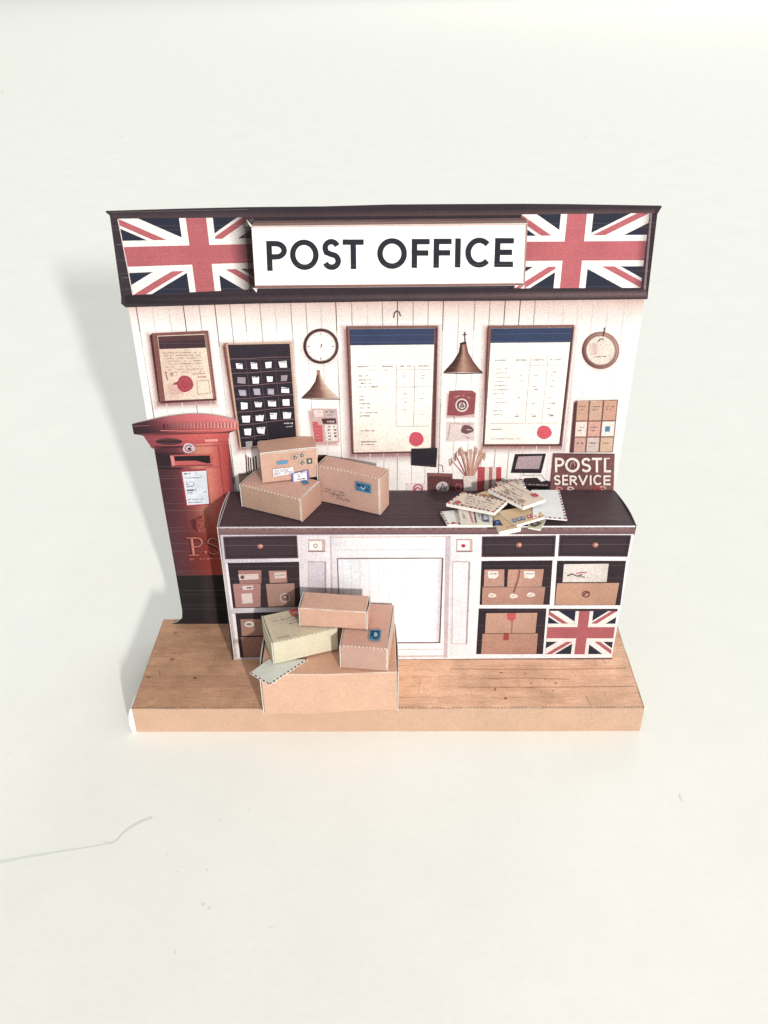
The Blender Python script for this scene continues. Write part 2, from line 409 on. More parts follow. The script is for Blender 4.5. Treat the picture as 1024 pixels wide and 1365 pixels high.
for i in range(6):
    j = (i+1) % 6; p.face([fq[j], fq[i], bq_[i], bq_[j]], fw_)
p.face(bq_[::-1], fw_)

# ================================================================== BACK WALL
W0 = Surf((0, D, 0), (1, 0, 0), (0, 0, 1), (0, -1, 0))
wallobj = thing('backdrop_card', (0, D, T), 'tall paper back wall printed with white planks, notices, clocks and shelves under a fascia', 'paper scenery')
tag(wallobj, kind='thing')
TH = .12
wl, wr = -6.40, 6.375
p = Part('planked_wall', wallobj, M_print)
wh = C(252, 246, 242, .80); wpink = C(226, 190, 180, .72)
# card body with the planks printed on its face
z0, z1 = T+.002, 11.35
nx, nz = 34, 34
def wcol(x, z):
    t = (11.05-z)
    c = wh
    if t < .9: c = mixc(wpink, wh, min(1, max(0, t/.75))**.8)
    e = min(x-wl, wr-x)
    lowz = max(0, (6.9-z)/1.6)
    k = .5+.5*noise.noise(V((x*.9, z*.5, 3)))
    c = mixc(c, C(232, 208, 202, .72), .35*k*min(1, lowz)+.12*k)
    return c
zs = [z0+(10.0-z0)*i/24 for i in range(25)]+[10.15, 10.3, 10.45, 10.6, 10.75, 10.9, 11.05, z1]
wl2, zc = -5.95, 7.25
zs = [z0+(zc-z0)*i/14 for i in range(15)]+[zc+(10.0-zc)*i/10 for i in range(1, 11)]+zs[25:]
for i in range(nx):
    for j in range(len(zs)-1):
        wa = wl2 if zs[j+1] <= zc+1e-6 else wl
        xa, xb = wa+(wr-wa)*i/nx, wa+(wr-wa)*(i+1)/nx
        cs = [(xa, zs[j]), (xb, zs[j]), (xb, zs[j+1]), (xa, zs[j+1])]
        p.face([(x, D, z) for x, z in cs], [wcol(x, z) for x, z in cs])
ol = [(wl2, z0), (wl2, zc), (wl, zc), (wl, z1), (wr, z1), (wr, z0)]
for i in range(6):
    a, b = ol[i], ol[(i+1) % 6]
    p.face([(a[0], D, a[1]), (a[0], D+TH, a[1]), (b[0], D+TH, b[1]), (b[0], D, b[1])][::-1], wh)
p.face([(x, D+TH, z) for x, z in ol], wh)
# soft printed shade round the printed fittings
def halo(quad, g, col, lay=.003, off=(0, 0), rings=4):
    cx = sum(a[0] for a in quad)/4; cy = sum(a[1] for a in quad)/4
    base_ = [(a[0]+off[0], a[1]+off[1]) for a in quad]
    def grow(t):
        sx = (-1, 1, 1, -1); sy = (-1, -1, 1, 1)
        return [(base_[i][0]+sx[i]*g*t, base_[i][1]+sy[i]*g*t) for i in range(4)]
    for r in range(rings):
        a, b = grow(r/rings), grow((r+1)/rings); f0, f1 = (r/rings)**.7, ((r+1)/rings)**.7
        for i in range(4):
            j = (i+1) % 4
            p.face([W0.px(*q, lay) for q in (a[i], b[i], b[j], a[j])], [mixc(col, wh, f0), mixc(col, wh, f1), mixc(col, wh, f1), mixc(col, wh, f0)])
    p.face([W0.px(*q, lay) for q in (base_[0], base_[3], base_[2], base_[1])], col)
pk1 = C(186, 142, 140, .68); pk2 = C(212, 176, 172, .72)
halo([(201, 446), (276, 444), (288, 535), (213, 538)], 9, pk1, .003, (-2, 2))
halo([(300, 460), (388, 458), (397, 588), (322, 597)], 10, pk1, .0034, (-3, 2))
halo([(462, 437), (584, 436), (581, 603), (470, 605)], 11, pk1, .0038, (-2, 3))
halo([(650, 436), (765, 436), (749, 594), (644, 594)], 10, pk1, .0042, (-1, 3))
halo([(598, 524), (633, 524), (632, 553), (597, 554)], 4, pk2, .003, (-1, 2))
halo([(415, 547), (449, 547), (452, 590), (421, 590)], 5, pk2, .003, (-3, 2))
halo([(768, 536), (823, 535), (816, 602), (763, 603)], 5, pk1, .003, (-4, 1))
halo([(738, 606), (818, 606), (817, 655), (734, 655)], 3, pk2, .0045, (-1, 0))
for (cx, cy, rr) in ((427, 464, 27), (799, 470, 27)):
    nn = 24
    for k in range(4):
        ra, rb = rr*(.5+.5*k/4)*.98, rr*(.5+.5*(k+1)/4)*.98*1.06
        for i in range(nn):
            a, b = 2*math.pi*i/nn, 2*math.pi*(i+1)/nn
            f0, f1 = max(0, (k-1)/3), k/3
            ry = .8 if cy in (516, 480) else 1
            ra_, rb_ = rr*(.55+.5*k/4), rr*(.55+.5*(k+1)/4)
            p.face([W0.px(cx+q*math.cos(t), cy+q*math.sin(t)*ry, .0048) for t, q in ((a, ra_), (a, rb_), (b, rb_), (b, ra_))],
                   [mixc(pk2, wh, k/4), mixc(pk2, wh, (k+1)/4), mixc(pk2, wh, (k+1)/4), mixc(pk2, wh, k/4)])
# plank joints
topx = [182, 203, 225, 245, 266, 287, 307, 326, 347, 367, 388, 408, 428, 448, 469, 490, 510, 530, 551, 571, 591, 612, 633, 653, 673, 693, 713, 733, 752, 771, 791, 811, 833]
for i, x in enumerate(topx):
    X = W0.px(x, 412).x
    zt = 11.05; segs = 14; zb = 5.5
    st = random.choice((.35, .6, .85))
    if x > 730: st = .22
    for s_ in range(segs):
        za, zb_ = zt-(zt-zb)*s_/segs, zt-(zt-zb)*(s_+1)/segs
        f = st*(.45+.55*max(0, noise.noise(V((X*3, za*.8, 1)))*1.6+.4)) if s_ > 1 else st*1.1
        if 2 < s_ < 10 and x > 640: f *= .35
        c = mixc(wh, C(95, 62, 66), min(1, f)); w_ = .011
        p.face([(X-w_, D-.006, za), (X-w_, D-.006, zb_), (X+w_, D-.006, zb_), (X+w_, D-.006, za)], c)

# --- fascia
FT = .10
FA = Surf((0, D-FT, 0), (1, 0, 0), (0, 0, 1), (0, -1, 0))
fas = Part('fascia', wallobj, M_print, label='dark framed header board above the planked wall')
dk = C(62, 52, 60); dk2 = C(96, 78, 86)
outl = [(142, 281), (148, 286), (163, 394), (163, 403), (169, 408), (340, 403), (520, 400), (700, 399), (862, 397), (863, 387), (875, 284), (881, 274), (760, 272), (700, 271.5), (600, 272), (520, 272.5), (430, 275), (330, 276), (240, 278)]
slab(fas, W0, outl, FT, dk, C(70, 58, 62))
fas.grad(FA, [(150, 283), (874, 277), (872, 285), (150, 291)], lambda u, v: mixc(dk, C(130, 100, 100), .6*v*min(1, .3+u)), .002, 20, 2)
fas.grad(FA, [(166, 394), (862, 387), (862, 397), (168, 405)], lambda u, v: mixc(mixc(C(46, 38, 46), C(128, 104, 108), u), C(40, 32, 38), abs(v-.5)*1.4), .002, 20, 4)
fas.poly(FA, [(867, 284), (858, 386), (862, 386), (874, 284)], C(150, 125, 128), .003)
fas.poly(FA, [(869.5, 284), (861, 386), (863, 386), (874.5, 284)], C(60, 45, 52), .004)
fas.stroke(FA, [(146, 283), (330, 279)], 1, C(105, 90, 96), .003)
for q in ((154, 326), (163, 370)): fas.stroke(FA, [(q[0], q[1]), (q[0]+9, q[1])], .7, C(130, 115, 120), .003)
fl = Part('union_flag', wallobj, M_print, parent=fas, label='printed union flag left of the shop sign, with shadow coloured in beside the sign')
union_flag(fl, FA, [(157.7, 291.5), (338, 289.5), (345, 385), (178, 393)], .575, 1.72, .006, .64, fade=lambda u: min(1, max(0, (u-.80)/.13))*.93)  # fade: the sign's shadow, part print and part cast, put into the colour
fl.stroke(FA, [(157.5, 292), (177.5, 393)], 1.3, C(240, 220, 215), .018)
fl = Part('union_flag', wallobj, M_print, parent=fas, label='printed union flag right of the shop sign')
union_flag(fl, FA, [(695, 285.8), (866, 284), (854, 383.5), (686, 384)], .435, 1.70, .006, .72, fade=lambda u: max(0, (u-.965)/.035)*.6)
# --- sign box standing proud of the fascia
SD = .52
sg = Part('shop_sign', wallobj, M_kraft, label='white sign box reading POST OFFICE, standing proud of the fascia')
SF = Surf((0, D-FT-SD, 0), (1, 0, 0), (0, 0, 1), (0, -1, 0))
qf = [SF.px(*q) for q in ((335, 301.5), (340.5, 384.5), (699.5, 380.5), (703.5, 297.5))]  # TL BL BR TR front face
qb = [q+V((0, SD-.003, 0)) for q in qf]
wd = C(150, 112, 106)
sg.face([qf[0], qf[1], qf[2], qf[3]], C(255, 252, 250, .92))
nn = 24
for i in range(nn):     # top face: printed wood, streaked
    for j in range(5):
        def tq(u, v): return qf[0].lerp(qf[3], u).lerp(qb[0].lerp(qb[3], u), v)
        def tc_(u, v):
            k = [.25, .75, .5, .95, .8, 1.1][int(round(v*5))]
            return mixc(C(224, 188, 176, .8), C(96, 68, 72, .8), min(1, k*.8+.12*noise.noise(V((u*9, v*3, 0)))+.05))
        cs = [(i/nn, j/5), ((i+1)/nn, j/5), ((i+1)/nn, (j+1)/5), (i/nn, (j+1)/5)]
        sg.face([tq(a, b) for a, b in cs], [tc_(a, b) for a, b in cs])
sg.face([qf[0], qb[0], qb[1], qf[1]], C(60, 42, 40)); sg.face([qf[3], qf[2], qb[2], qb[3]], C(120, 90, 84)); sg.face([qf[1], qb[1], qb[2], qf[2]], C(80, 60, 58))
sg.face([qb[0], qb[3], qb[2], qb[1]], C(250, 248, 245))
fr = Part('sign_border', wallobj, M_print, parent=sg)
fr.poly(SF, [(335.2, 301.8), (335.4, 303.6), (703.2, 299.8), (703.4, 297.8)], C(225, 190, 178, .8), .004)
fr.poly(SF, [(340, 380.8), (340.5, 384.3), (699.6, 380.2), (699.8, 377.6)], C(140, 102, 98, .8), .004)
fr.poly(SF, [(339.9, 380.2), (340, 380.9), (699.8, 377.7), (700, 377)], C(200, 170, 160, .8), .0045)
fr.poly(SF, [(701.2, 299.5), (698, 379), (699.6, 380), (703.3, 298)], C(172, 140, 132, .8), .005)
fr.poly(SF, [(700.3, 300), (697.3, 378.5), (698, 379), (701.2, 299.5)], C(225, 205, 200, .85), .0055)
fr.poly(SF, [(335.3, 303), (340.2, 381), (340.9, 381), (336.2, 303)], C(222, 205, 198, .85), .0055)
# white card corners poking out
for a, b, c_ in (((328, 292.5), (334, 303), (336, 301)), ((337, 384), (342, 390.5), (343, 384.5)), ((700, 380), (694, 384.5), (699, 385)), ((703, 297), (706, 288), (707.5, 289))):
    fr.poly(SF, [a, b, c_], C(235, 225, 220, .85), -.02)
lt = Part('lettering', wallobj, M_print, parent=sg, label='black sans lettering POST OFFICE')
ink = C(44, 46, 56)
for ch, x0, y0, x1, y1 in (('P', 355.7, 321, 383, 361), ('O', 386.7, 319.2, 425, 359.8), ('S', 429.5, 318.3, 454.6, 359.8), ('T', 457.2, 319, 485.2, 358.5),
                           ('O', 503, 317.3, 542.6, 358.3), ('F', 549, 318.3, 572.8, 357), ('F', 578.2, 318, 601.9, 356.8), ('I', 606.2, 317.6, 614.8, 356.2),
                           ('C', 620.5, 316.5, 654.5, 356.5), ('E', 659.6, 317.2, 684.6, 355.8)):
    letter(lt, SF, ch, x0, y0, x1, y1, 7.3, ink, .008, slant=(520-x0)*.008)

# --- printed fittings on the wall
def wp(name, label=None, parent=None): return Part(name, wallobj, M_print, parent=parent, label=label)
L1, L2, L3, L4, L5 = .012, .024, .036, .048, .060
# certificate
f = wp('picture_frame', 'brown framed certificate with a red wax seal')
f.poly(W0, [(200, 447), (212, 536), (219, 537.5), (204, 443.5)], C(72, 42, 46), L1)
f.poly(W0, [(203, 444), (214, 538), (289, 533.5), (277.5, 440.5)], C(138, 88, 84), L1)
f.stroke(W0, [(274.5, 443), (286, 532)], 2, C(172, 122, 112), L1+.012)
f.stroke(W0, [(215, 535.8), (288, 531.8)], 2.2, C(98, 56, 58), L1+.012)
c = wp('certificate', parent=f)
c.grad(W0, [(210, 447), (273, 444.5), (284.3, 530.8), (220.5, 533.5)], lambda u, v: mixc(C(240, 208, 192), C(248, 226, 208, .7), u), L2, 6, 6)
c.poly(W0, [(211, 448), (213, 464.8), (275, 462.8), (273, 445.5)], C(92, 60, 64), L2+.01)
c.poly(W0, [(212.4, 455), (213.2, 463.5), (274.2, 461.8), (273.4, 453)], C(72, 50, 58), L2+.02)
for i in range(8):
    y = 470+i*3.7; c.scribble(W0, 218+i*.5, y, 268+i*.5, y-1.2, 1.1, C(150, 120, 110), L2+.012, .75 if i < 5 else .5)
c.scribble(W0, 258, 498, 274, 497, 1.8, C(185, 110, 105), L2+.012, .9); c.scribble(W0, 264, 502, 275, 501.5, 1.8, C(160, 90, 90), L2+.012, .9)
c.stroke(W0, [(264, 507), (278, 506), (281, 523), (264, 525), (263, 508)], .5, C(170, 140, 128), L2+.012)
c.stroke(W0, [(221, 495), (224, 506)], .9, C(70, 50, 55), L2+.012)
c.poly(W0, [(224, 512), (228, 526), (246, 524), (238, 512)], C(232, 190, 180), L2+.01)
c.ell(W0, 229.5, 498.5, 2.6, 2.6, C(190, 165, 155), L2+.012, 10)
s_ = wp('wax_seal', parent=c); s_.ell(W0, 247.3, 511, 10.6, 11, C(178, 74, 88), L3+.004, 22, .03); s_.poly(W0, [(231, 511), (237, 520), (243, 516), (239, 507)], C(160, 66, 76), L3)
s_.ring(W0, 247.3, 511, 7.5, 7.8, 1, C(196, 96, 106), L3+.014, 18)
# stamp board
f = wp('stamp_board', 'black board of small white stamps in a pale wooden frame')
f.poly(W0, [(297.6, 457.5), (321, 598), (327, 598), (304, 457)], C(170, 116, 108), L1)
f.poly(W0, [(301.5, 458), (320, 597.5), (397.6, 588), (388.6, 455)], C(224, 184, 158), L1+.008)
f.poly(W0, [(299.5, 460), (320.5, 597), (317.8, 592), (298, 462)], C(120, 76, 74), L1+.01)
b = wp('board', parent=f)
bkq = [(304, 459.2), (386.3, 457.6), (395.5, 586.2), (322, 596)]
b.grad(W0, bkq, lambda u, v: mixc(C(56, 46, 56), C(40, 34, 44), v), L2, 2, 4)
def bmap(u, v):
    (ax, ay), (bx, by), (cx, cy), (dx, dy) = bkq
    return ((ax*(1-u)+bx*u)*(1-v)+(dx*(1-u)+cx*u)*v, (ay*(1-u)+by*u)*(1-v)+(dy*(1-u)+cy*u)*v)
rows = [.135, .275, .40, .525, .655, .78, .905]
for i, v in enumerate(rows):
    u1 = 1 if i < 6 else .47
    b.stroke(W0, [bmap(.01, v), bmap(u1*.33, v+.004), bmap(u1*.66, v-.003), bmap(u1*.99, v)], .75, C(150, 112, 116), L2+.01)
for u in (.26, .49, .74):
    vv = [.14, .40, .655, .78 if u > .6 else .985]
    for j in range(3): b.stroke(W0, [bmap(u, vv[j]), bmap(u+.005, vv[j+1])], .6, C(108, 84, 92), L2+.01)
b.scribble(W0, *bmap(.8, .81), *bmap(.96, .82), 2, C(210, 200, 205), L2+.012, .8); b.scribble(W0, *bmap(.83, .85), *bmap(.95, .85), 2, C(190, 180, 186), L2+.012, .8)
for r in range(7):
    for k in range(4 if r < 5 else 2):
        u = .145+k*.24; v = rows[r]+.075
        x, y = bmap(u, v); st = Part('stamp', wallobj, M_print, parent=b)
        br_c = C(246, 243, 246, .8) if (r in (0, 3, 4, 5) or random.random() < .6) else C(196, 184, 200)
        if r == 6: br_c = C(176, 170, 172)
        if r == 1 and k in (0, 3): br_c = C(170, 156, 166)
        w_, h_ = 5.2*random.uniform(.85, 1.05), 4.4*random.uniform(.8, 1.05)
        j = lambda: random.uniform(-.8, .8)
        st.poly(W0, [(x-w_+j(), y-h_+j()), (x-w_+1+j(), y+h_+j()), (x+w_+j(), y+h_+j()), (x+w_+j(), y-h_+j())], br_c, L3)
        if random.random() < .5 and r < 6: st.scribble(W0, x-w_+1, y-h_+1, x+w_-1, y-h_+1, 1.6, C(110, 104, 140), L3+.01, .8)
# clocks
def clock(cx, cy, r, rim, rim2, face, label, w):
    k = wp('wall_clock', label)
    k.ring(W0, cx, cy, r, r, w, rim, L1, 40, rim2)
    k.ring(W0, cx, cy, r-w+.4, r-w+.4, 1.1, C(200, 170, 160), L1+.008, 40)
    d = wp('dial', parent=k); d.ell(W0, cx, cy, r-w+.2, r-w+.2, face, L1+.004, 40)
    return k, d
k, d = clock(428, 461.2, 23.6, C(66, 46, 50), C(96, 66, 66), C(250, 244, 236, .82), 'dark rimmed round wall clock above the brown lamp', 4.0)
for i in range(12):
    a = math.radians(30*i); r1, r2 = (14.5, 18) if i % 3 == 0 else (16, 17.5)
    d.stroke(W0, [(428+r1*math.sin(a), 461.2-r1*math.cos(a)), (428+r2*math.sin(a), 461.2-r2*math.cos(a))], .9 if i % 3 == 0 else .5, C(110, 90, 90), L1+.012)
h = wp('hand', parent=k); h.stroke(W0, [(427.5, 463), (429.5, 460), (428, 457.5)], 1.2, C(100, 84, 84), L2+.006)
k, d = clock(800.6, 466.8, 25, C(142, 92, 88), C(186, 142, 130), C(240, 226, 214, .74), 'brown rimmed hanging clock at the right end of the wall', 5.6)
k.ring(W0, 799.8, 467.2, 23.5, 23.5, 1.6, C(108, 66, 66), L1+.010, 36, C(206, 166, 152))
d.grad(W0, [(786, 458), (798, 457), (799, 472), (787, 473)], lambda u, v: mixc(C(238, 222, 210, .74), C(232, 196, 186), 1-abs(2*u-1)), L1+.01, 4, 2)
d.scribble(W0, 792, 475.5, 808, 474.5, 1.2, C(110, 80, 80), L1+.014, .7); d.scribble(W0, 798, 453, 805, 452, 1.6, C(110, 84, 84), L1+.014, .8)
h = wp('hand', parent=k); h.stroke(W0, [(806, 436), (805.5, 441), (803.5, 448)], 1.2, C(90, 66, 70), L2+.006); h.stroke(W0, [(797, 455), (800, 451.5), (804, 451)], 1, C(90, 66, 70), L2+.006)
# lamps
def lamp(outl, cols, label, cap):
    l = wp('pendant_lamp', label)
    sh = wp('lamp_shade', parent=l)
    (xa, xb) = (min(a for a, b in outl), max(a for a, b in outl))
    def width(y):
        L_ = sorted(outl, key=lambda a: a[1]); return None
    # outline as left and right chains, top to bottom
    left, right = outl[:len(outl)//2], outl[len(outl)//2:]
    right = right[::-1]
    for i in range(len(left)-1):
        for s_i in range(8):
            def P(i_, t): return (left[i_][0]*(1-t)+right[i_][0]*t, left[i_][1]*(1-t)+right[i_][1]*t)
            t0, t1 = s_i/8, (s_i+1)/8
            def cc(t):
                q = t*(len(cols)-1); a = min(int(q), len(cols)-2); return mixc(cols[a], cols[a+1], q-a)
            sh.face([W0.px(*P(i, t0), L1), W0.px(*P(i+1, t0), L1), W0.px(*P(i+1, t1), L1), W0.px(*P(i, t1), L1)], [cc(t0), cc(t0), cc(t1), cc(t1)])
    for q in cap: l.stroke(W0, q[0], q[1], q[2], L2)
lamp([(422.5, 499), (420.5, 508), (414, 518), (402, 530), (428, 531.8), (454, 531.5), (438.5, 518), (431.5, 508), (427.5, 499)] if False else
     [(422.5, 499), (420.5, 508), (414, 518), (402, 530), (453.5, 531.5), (438.5, 518), (431.5, 508), (427.5, 499)],
     [C(84, 52, 50), C(104, 68, 64), C(138, 96, 86), C(214, 178, 158), C(236, 212, 196)], 'small brown metal pendant lamp under the dark clock',
     [([(424.5, 493), (425, 499)], 4, C(176, 130, 112)), ([(402, 530.3), (420, 531.6), (453.5, 531.8)], 1.1, C(120, 84, 78))])
lamp([(613.5, 459), (611.5, 470), (604, 482), (591.3, 496), (642.5, 496), (631.5, 482), (624.5, 470), (621.5, 456.5)],
     [C(66, 40, 40), C(96, 60, 56), C(196, 156, 138), C(150, 104, 94), C(112, 74, 68)], 'brown metal pendant lamp between the two notice boards',
     [([(619.5, 442), (620, 457)], 1.5, C(96, 66, 62)), ([(616.8, 446), (622.4, 445.4)], 1.2, C(96, 66, 62)), ([(613.5, 458.5), (621.5, 456)], 3, C(70, 46, 46)), ([(591.3, 496.6), (616, 497.4), (642.5, 496.6)], 1.4, C(84, 54, 52)), ([(640.6, 494), (642.6, 497)], 2.4, C(80, 52, 50))])
# notice boards
def board(outer, paper, band, seal, label, shade_left):
    f = wp('notice_board', label)
    f.poly(W0, [outer[0], outer[3], outer[2], outer[1]], C(150, 106, 98), L1)
    o = outer
    f.poly(W0, [(o[0][0], o[0][1]+1), (o[3][0], o[3][1]), (o[3][0]+1.6, o[3][1]-1), (o[0][0]+1.8, o[0][1]+1)], C(108, 70, 70), L1+.006)
    f.poly(W0, [(o[1][0]-3.2, o[1][1]+3), (o[2][0]-4.5, o[2][1]-2), (o[2][0]-1, o[2][1]-1), (o[1][0]-.6, o[1][1]+3)], C(96, 62, 66), L1+.006)
    f.poly(W0, [(o[3][0]+1, o[3][1]-1.4), (o[3][0]+.5, o[3][1]), (o[2][0], o[2][1]), (o[2][0], o[2][1]-1.6)], C(104, 66, 66), L1+.008)
    d = wp('document', parent=f)
    d.grad(W0, paper, lambda u, v: mixc(C(252, 246, 238, .8), C(240, 214, 196, .72), max(0, v-.6)*1.6*shade_left*(1-.4*u)), L2, 6, 8)
    bd_ = wp('heading_band', parent=d)
    (a, b_, c_, d_) = paper; t = band
    bl_ = lambda p0, p1, q: (p0[0]*(1-q)+p1[0]*q, p0[1]*(1-q)+p1[1]*q)
    bd_.poly(W0, [a, bl_(a, d_, t), bl_(b_, c_, t), b_], C(60, 72, 104), L2+.012)
    bd_.stroke(W0, [bl_(a, d_, t*.38), bl_(b_, c_, t*.38)], .6, C(96, 108, 142), L2+.022)
    def m(u, v): return bl_(bl_(a, b_, u), bl_(d_, c_, u), v)
    return f, d, m
lc = C(172, 158, 156, .8); tx = C(128, 112, 112, .8)
f, d, m = board([(461.5, 434.5), (584, 433.6), (580.5, 602.6), (469, 605)], [(466.6, 438), (579.4, 437), (574, 600.5), (471.8, 602.5)], .132, None, 'tall framed notice with a blue heading, left of the two', 1)
for v in (.30, .335): d.scribble(W0, *m(.18, v), *m(.5, v), 1.2, lc, L2+.012, .5)
for u in (.08, .38, .6, .82): d.scribble(W0, *m(u, .305), *m(u+.13, .305), 1.7, tx, L2+.013, .9)
for i, v in enumerate((.38, .413, .44, .47, .545, .575, .605, .64, .68, .705)):
    d.scribble(W0, *m(.09, v), *m(.09+(.12, .16, .15, .24, .05, .06, .13, .13, .25, .17)[i], v), 1.5, tx, L2+.012, .85)
for u in (.55, .775): d.stroke(W0, [m(u, .3), m(u, .795)], .5, lc, L2+.012)
for v in (.335, .475, .795): d.stroke(W0, [m(.55, v), m(.97, v)], .5, lc, L2+.0125)
for v in (.36, .385, .41, .5, .53, .57, .6, .66, .7): 
    for u in (.63, .85): d.scribble(W0, *m(u, v), *m(u+.05, v), 1.2, lc if v > .45 else tx, L2+.012, .7)
d.scribble(W0, *m(.1, .825), *m(.28, .825), 1.5, tx, L2+.012, .9); d.scribble(W0, *m(.1, .915), *m(.3, .915), 1.7, tx, L2+.012, .9); d.scribble(W0, *m(.1, .937), *m(.27, .937), 1.5, tx, L2+.012, .9)
s_ = wp('wax_seal', parent=d); s_.ell(W0, 555, 584.6, 9.7, 9.6, C(222, 92, 108), L3, 26, .02)
f, d, m = board([(650, 433.7), (765.6, 432.8), (749, 594.3), (643.4, 594.5)], [(655.3, 437.2), (762.2, 436.2), (745.2, 591), (646, 591.3)], .125, None, 'tall framed notice with a blue heading, right of the two', .25)
for u in (.07, .33, .55, .77): d.scribble(W0, *m(u, .275), *m(u+.14, .275), 1.5, tx, L2+.012, .9)
for i in range(12): d.scribble(W0, *m(.08, .35+i*.036), *m(random.uniform(.2, .3), .35+i*.036), 1.3, lc, L2+.012, .8)
for u in (.4, .58, .8):
    for i in range(9):
        if random.random() < .7: d.scribble(W0, *m(u, .36+i*.048), *m(u+.05, .36+i*.048), 1.3, lc, L2+.012, .7)
for (u, v) in ((.6, .53), (.6, .76), (.82, .38), (.84, .65), (.84, .755), (.38, .76)): d.scribble(W0, *m(u, v), *m(u+.05, v), 1.7, tx, L2+.013, .9)
for u in (.52, .74): d.stroke(W0, [m(u, .25), m(u, .82)], .4, C(205, 195, 192, .8), L2+.012)
for v in (.32, .82): d.stroke(W0, [m(.06 if v > .5 else .5, v), m(.96, v)], .45, lc, L2+.0125)
d.scribble(W0, *m(.08, .872), *m(.22, .872), 1.4, tx, L2+.012, .7); d.scribble(W0, *m(.08, .955), *m(.48, .955), 1.4, lc, L2+.012, .95)
s_ = wp('wax_seal', parent=d); s_.ell(W0, 725.4, 575.6, 9.8, 9, C(224, 96, 110), L3, 26, .03)
h = wp('wall_hook', 'small dark hook on the wall above the left notice'); h.stroke(W0, [(525, 423.5), (526, 417), (529, 414.5), (532.5, 416), (534, 421.5)], 1.7, C(110, 84, 86), L1)
# black card under the left notice
h = wp('black_card', 'plain black card hanging at the corner of the left notice'); h.poly(W0, [(548.5, 597), (548.5, 619), (581.6, 621.6), (583, 595.8)], C(46, 38, 46), L4+.01)
h.stroke(W0, [(584, 619), (590, 620), (591, 629)], .8, C(150, 118, 116), L2)
# red plate and postcard
h = wp('wall_plate', 'square red plate with a white ring emblem'); h.poly(W0, [(599, 521), (596.2, 553.4), (614, 554), (632.4, 551.6), (634.6, 524), (630, 520.6), (614, 520)], C(158, 84, 88), L1)
h.ring(W0, 615.8, 539.6, 8.8, 9, 2, C(240, 225, 222), L2, 24); h.ell(W0, 615.8, 539.6, 6.6, 6.8, C(130, 70, 74), L2, 18); h.ell(W0, 616, 540, 4.6, 4.6, C(232, 214, 212), L2+.01, 14); h.stroke(W0, [(613.5, 541.5), (616, 537), (618.4, 541), (614, 542)], 1.2, C(90, 52, 58), L2+.02)
h.scribble(W0, 605, 529, 616, 526, 2, C(200, 130, 130), L2, .9); h.scribble(W0, 617, 526, 626, 530, 2, C(200, 130, 130), L2, .9); h.stroke(W0, [(605.5, 554), (605.5, 558)], .7, C(80, 50, 55), L1)
h = wp('postcard', 'pale postcard with a dark oval mark'); h.poly(W0, [(595.6, 562), (594.6, 588.3), (632, 586.8), (632.6, 563)], C(232, 212, 208, .72), L1)
h.ell(W0, 622.6, 572, 8.2, 5.8, C(120, 84, 88), L2, 18, .08); h.scribble(W0, 617, 571, 629, 572.5, 2.2, C(206, 180, 180), L2+.01, .8); h.stroke(W0, [(597, 585.8), (600, 564), (631, 565)], .6, C(190, 165, 162), L2); h.scribble(W0, 618, 581, 626, 583.5, 1.6, C(140, 110, 112), L2, .9)
# calendar under the small lamp
h = wp('leaflet_rack', 'pink and white leaflets pinned in a block beside the stamp board')
h.poly(W0, [(415.5, 544.4), (421.6, 589.6), (452.6, 589.4), (449.2, 544.6)], C(224, 186, 182), L1)
h.poly(W0, [(417.5, 546), (419.5, 555), (431, 555), (430, 546)], C(240, 218, 214, .72), L2); h.poly(W0, [(433, 547), (434.5, 556), (447.5, 556), (446.5, 547)], C(216, 196, 196), L2)
h.scribble(W0, 434.5, 548.5, 445, 548.5, 2, C(110, 92, 98), L3, .9); h.scribble(W0, 436, 552.5, 446, 552.5, 1.5, C(140, 120, 124), L3, .9); h.scribble(W0, 421, 548.5, 428, 548.5, 1, C(150, 125, 124), L3, .7)
h.poly(W0, [(429, 557.5), (431, 564.5), (448.6, 564), (447.6, 557)], C(86, 56, 64), L2); h.scribble(W0, 436, 561, 446, 561, 2.6, C(230, 190, 190), L3, .8)
h.poly(W0, [(416.6, 562), (421, 588.5), (430.6, 588.5), (430, 567), (425, 566.4), (423, 562)], C(214, 102, 112), L2)
h.poly(W0, [(433, 565.5), (434.5, 587.5), (451, 587), (449.4, 565.4)], C(240, 228, 224, .74), L2)
for r in range(5):
    for x in (437, 445): h.scribble(W0, x+r*.3, 568+r*4.2, x+3.6+r*.3, 568+r*4.2, 2.4, C(78, 60, 66), L3, .95)
for r in range(4): h.scribble(W0, 419+r*.6, 571+r*4, 428+r*.6, 571+r*4, 1.1, C(236, 150, 152), L3, .6)
# parcel rack
h = wp('parcel_rack', 'rack of nine small parcels on the right of the wall')
h.poly(W0, [(767, 534), (761.5, 603), (817, 602.6), (824, 532.6)], C(150, 104, 96), L1)
h.poly(W0, [(766, 536), (760, 603), (764, 603), (769, 536)], C(92, 58, 58), L1+.01)
rq = [(769, 533), (823.6, 532.6), (816.6, 602.4), (764, 603)]
def rm(u, v): 
    (ax, ay), (bx, by), (cx, cy), (dx, dy) = rq
    return ((ax*(1-u)+bx*u)*(1-v)+(dx*(1-u)+cx*u)*v, (ay*(1-u)+by*u)*(1-v)+(dy*(1-u)+cy*u)*v)
cc9 = [C(222, 176, 154), C(224, 182, 162), C(222, 172, 150), C(240, 222, 214, .74), C(230, 178, 164), C(244, 236, 230, .76), C(224, 178, 164), C(232, 210, 202), C(232, 196, 170)]
vs_ = ((0, .385), (.40, .69), (.705, .985))
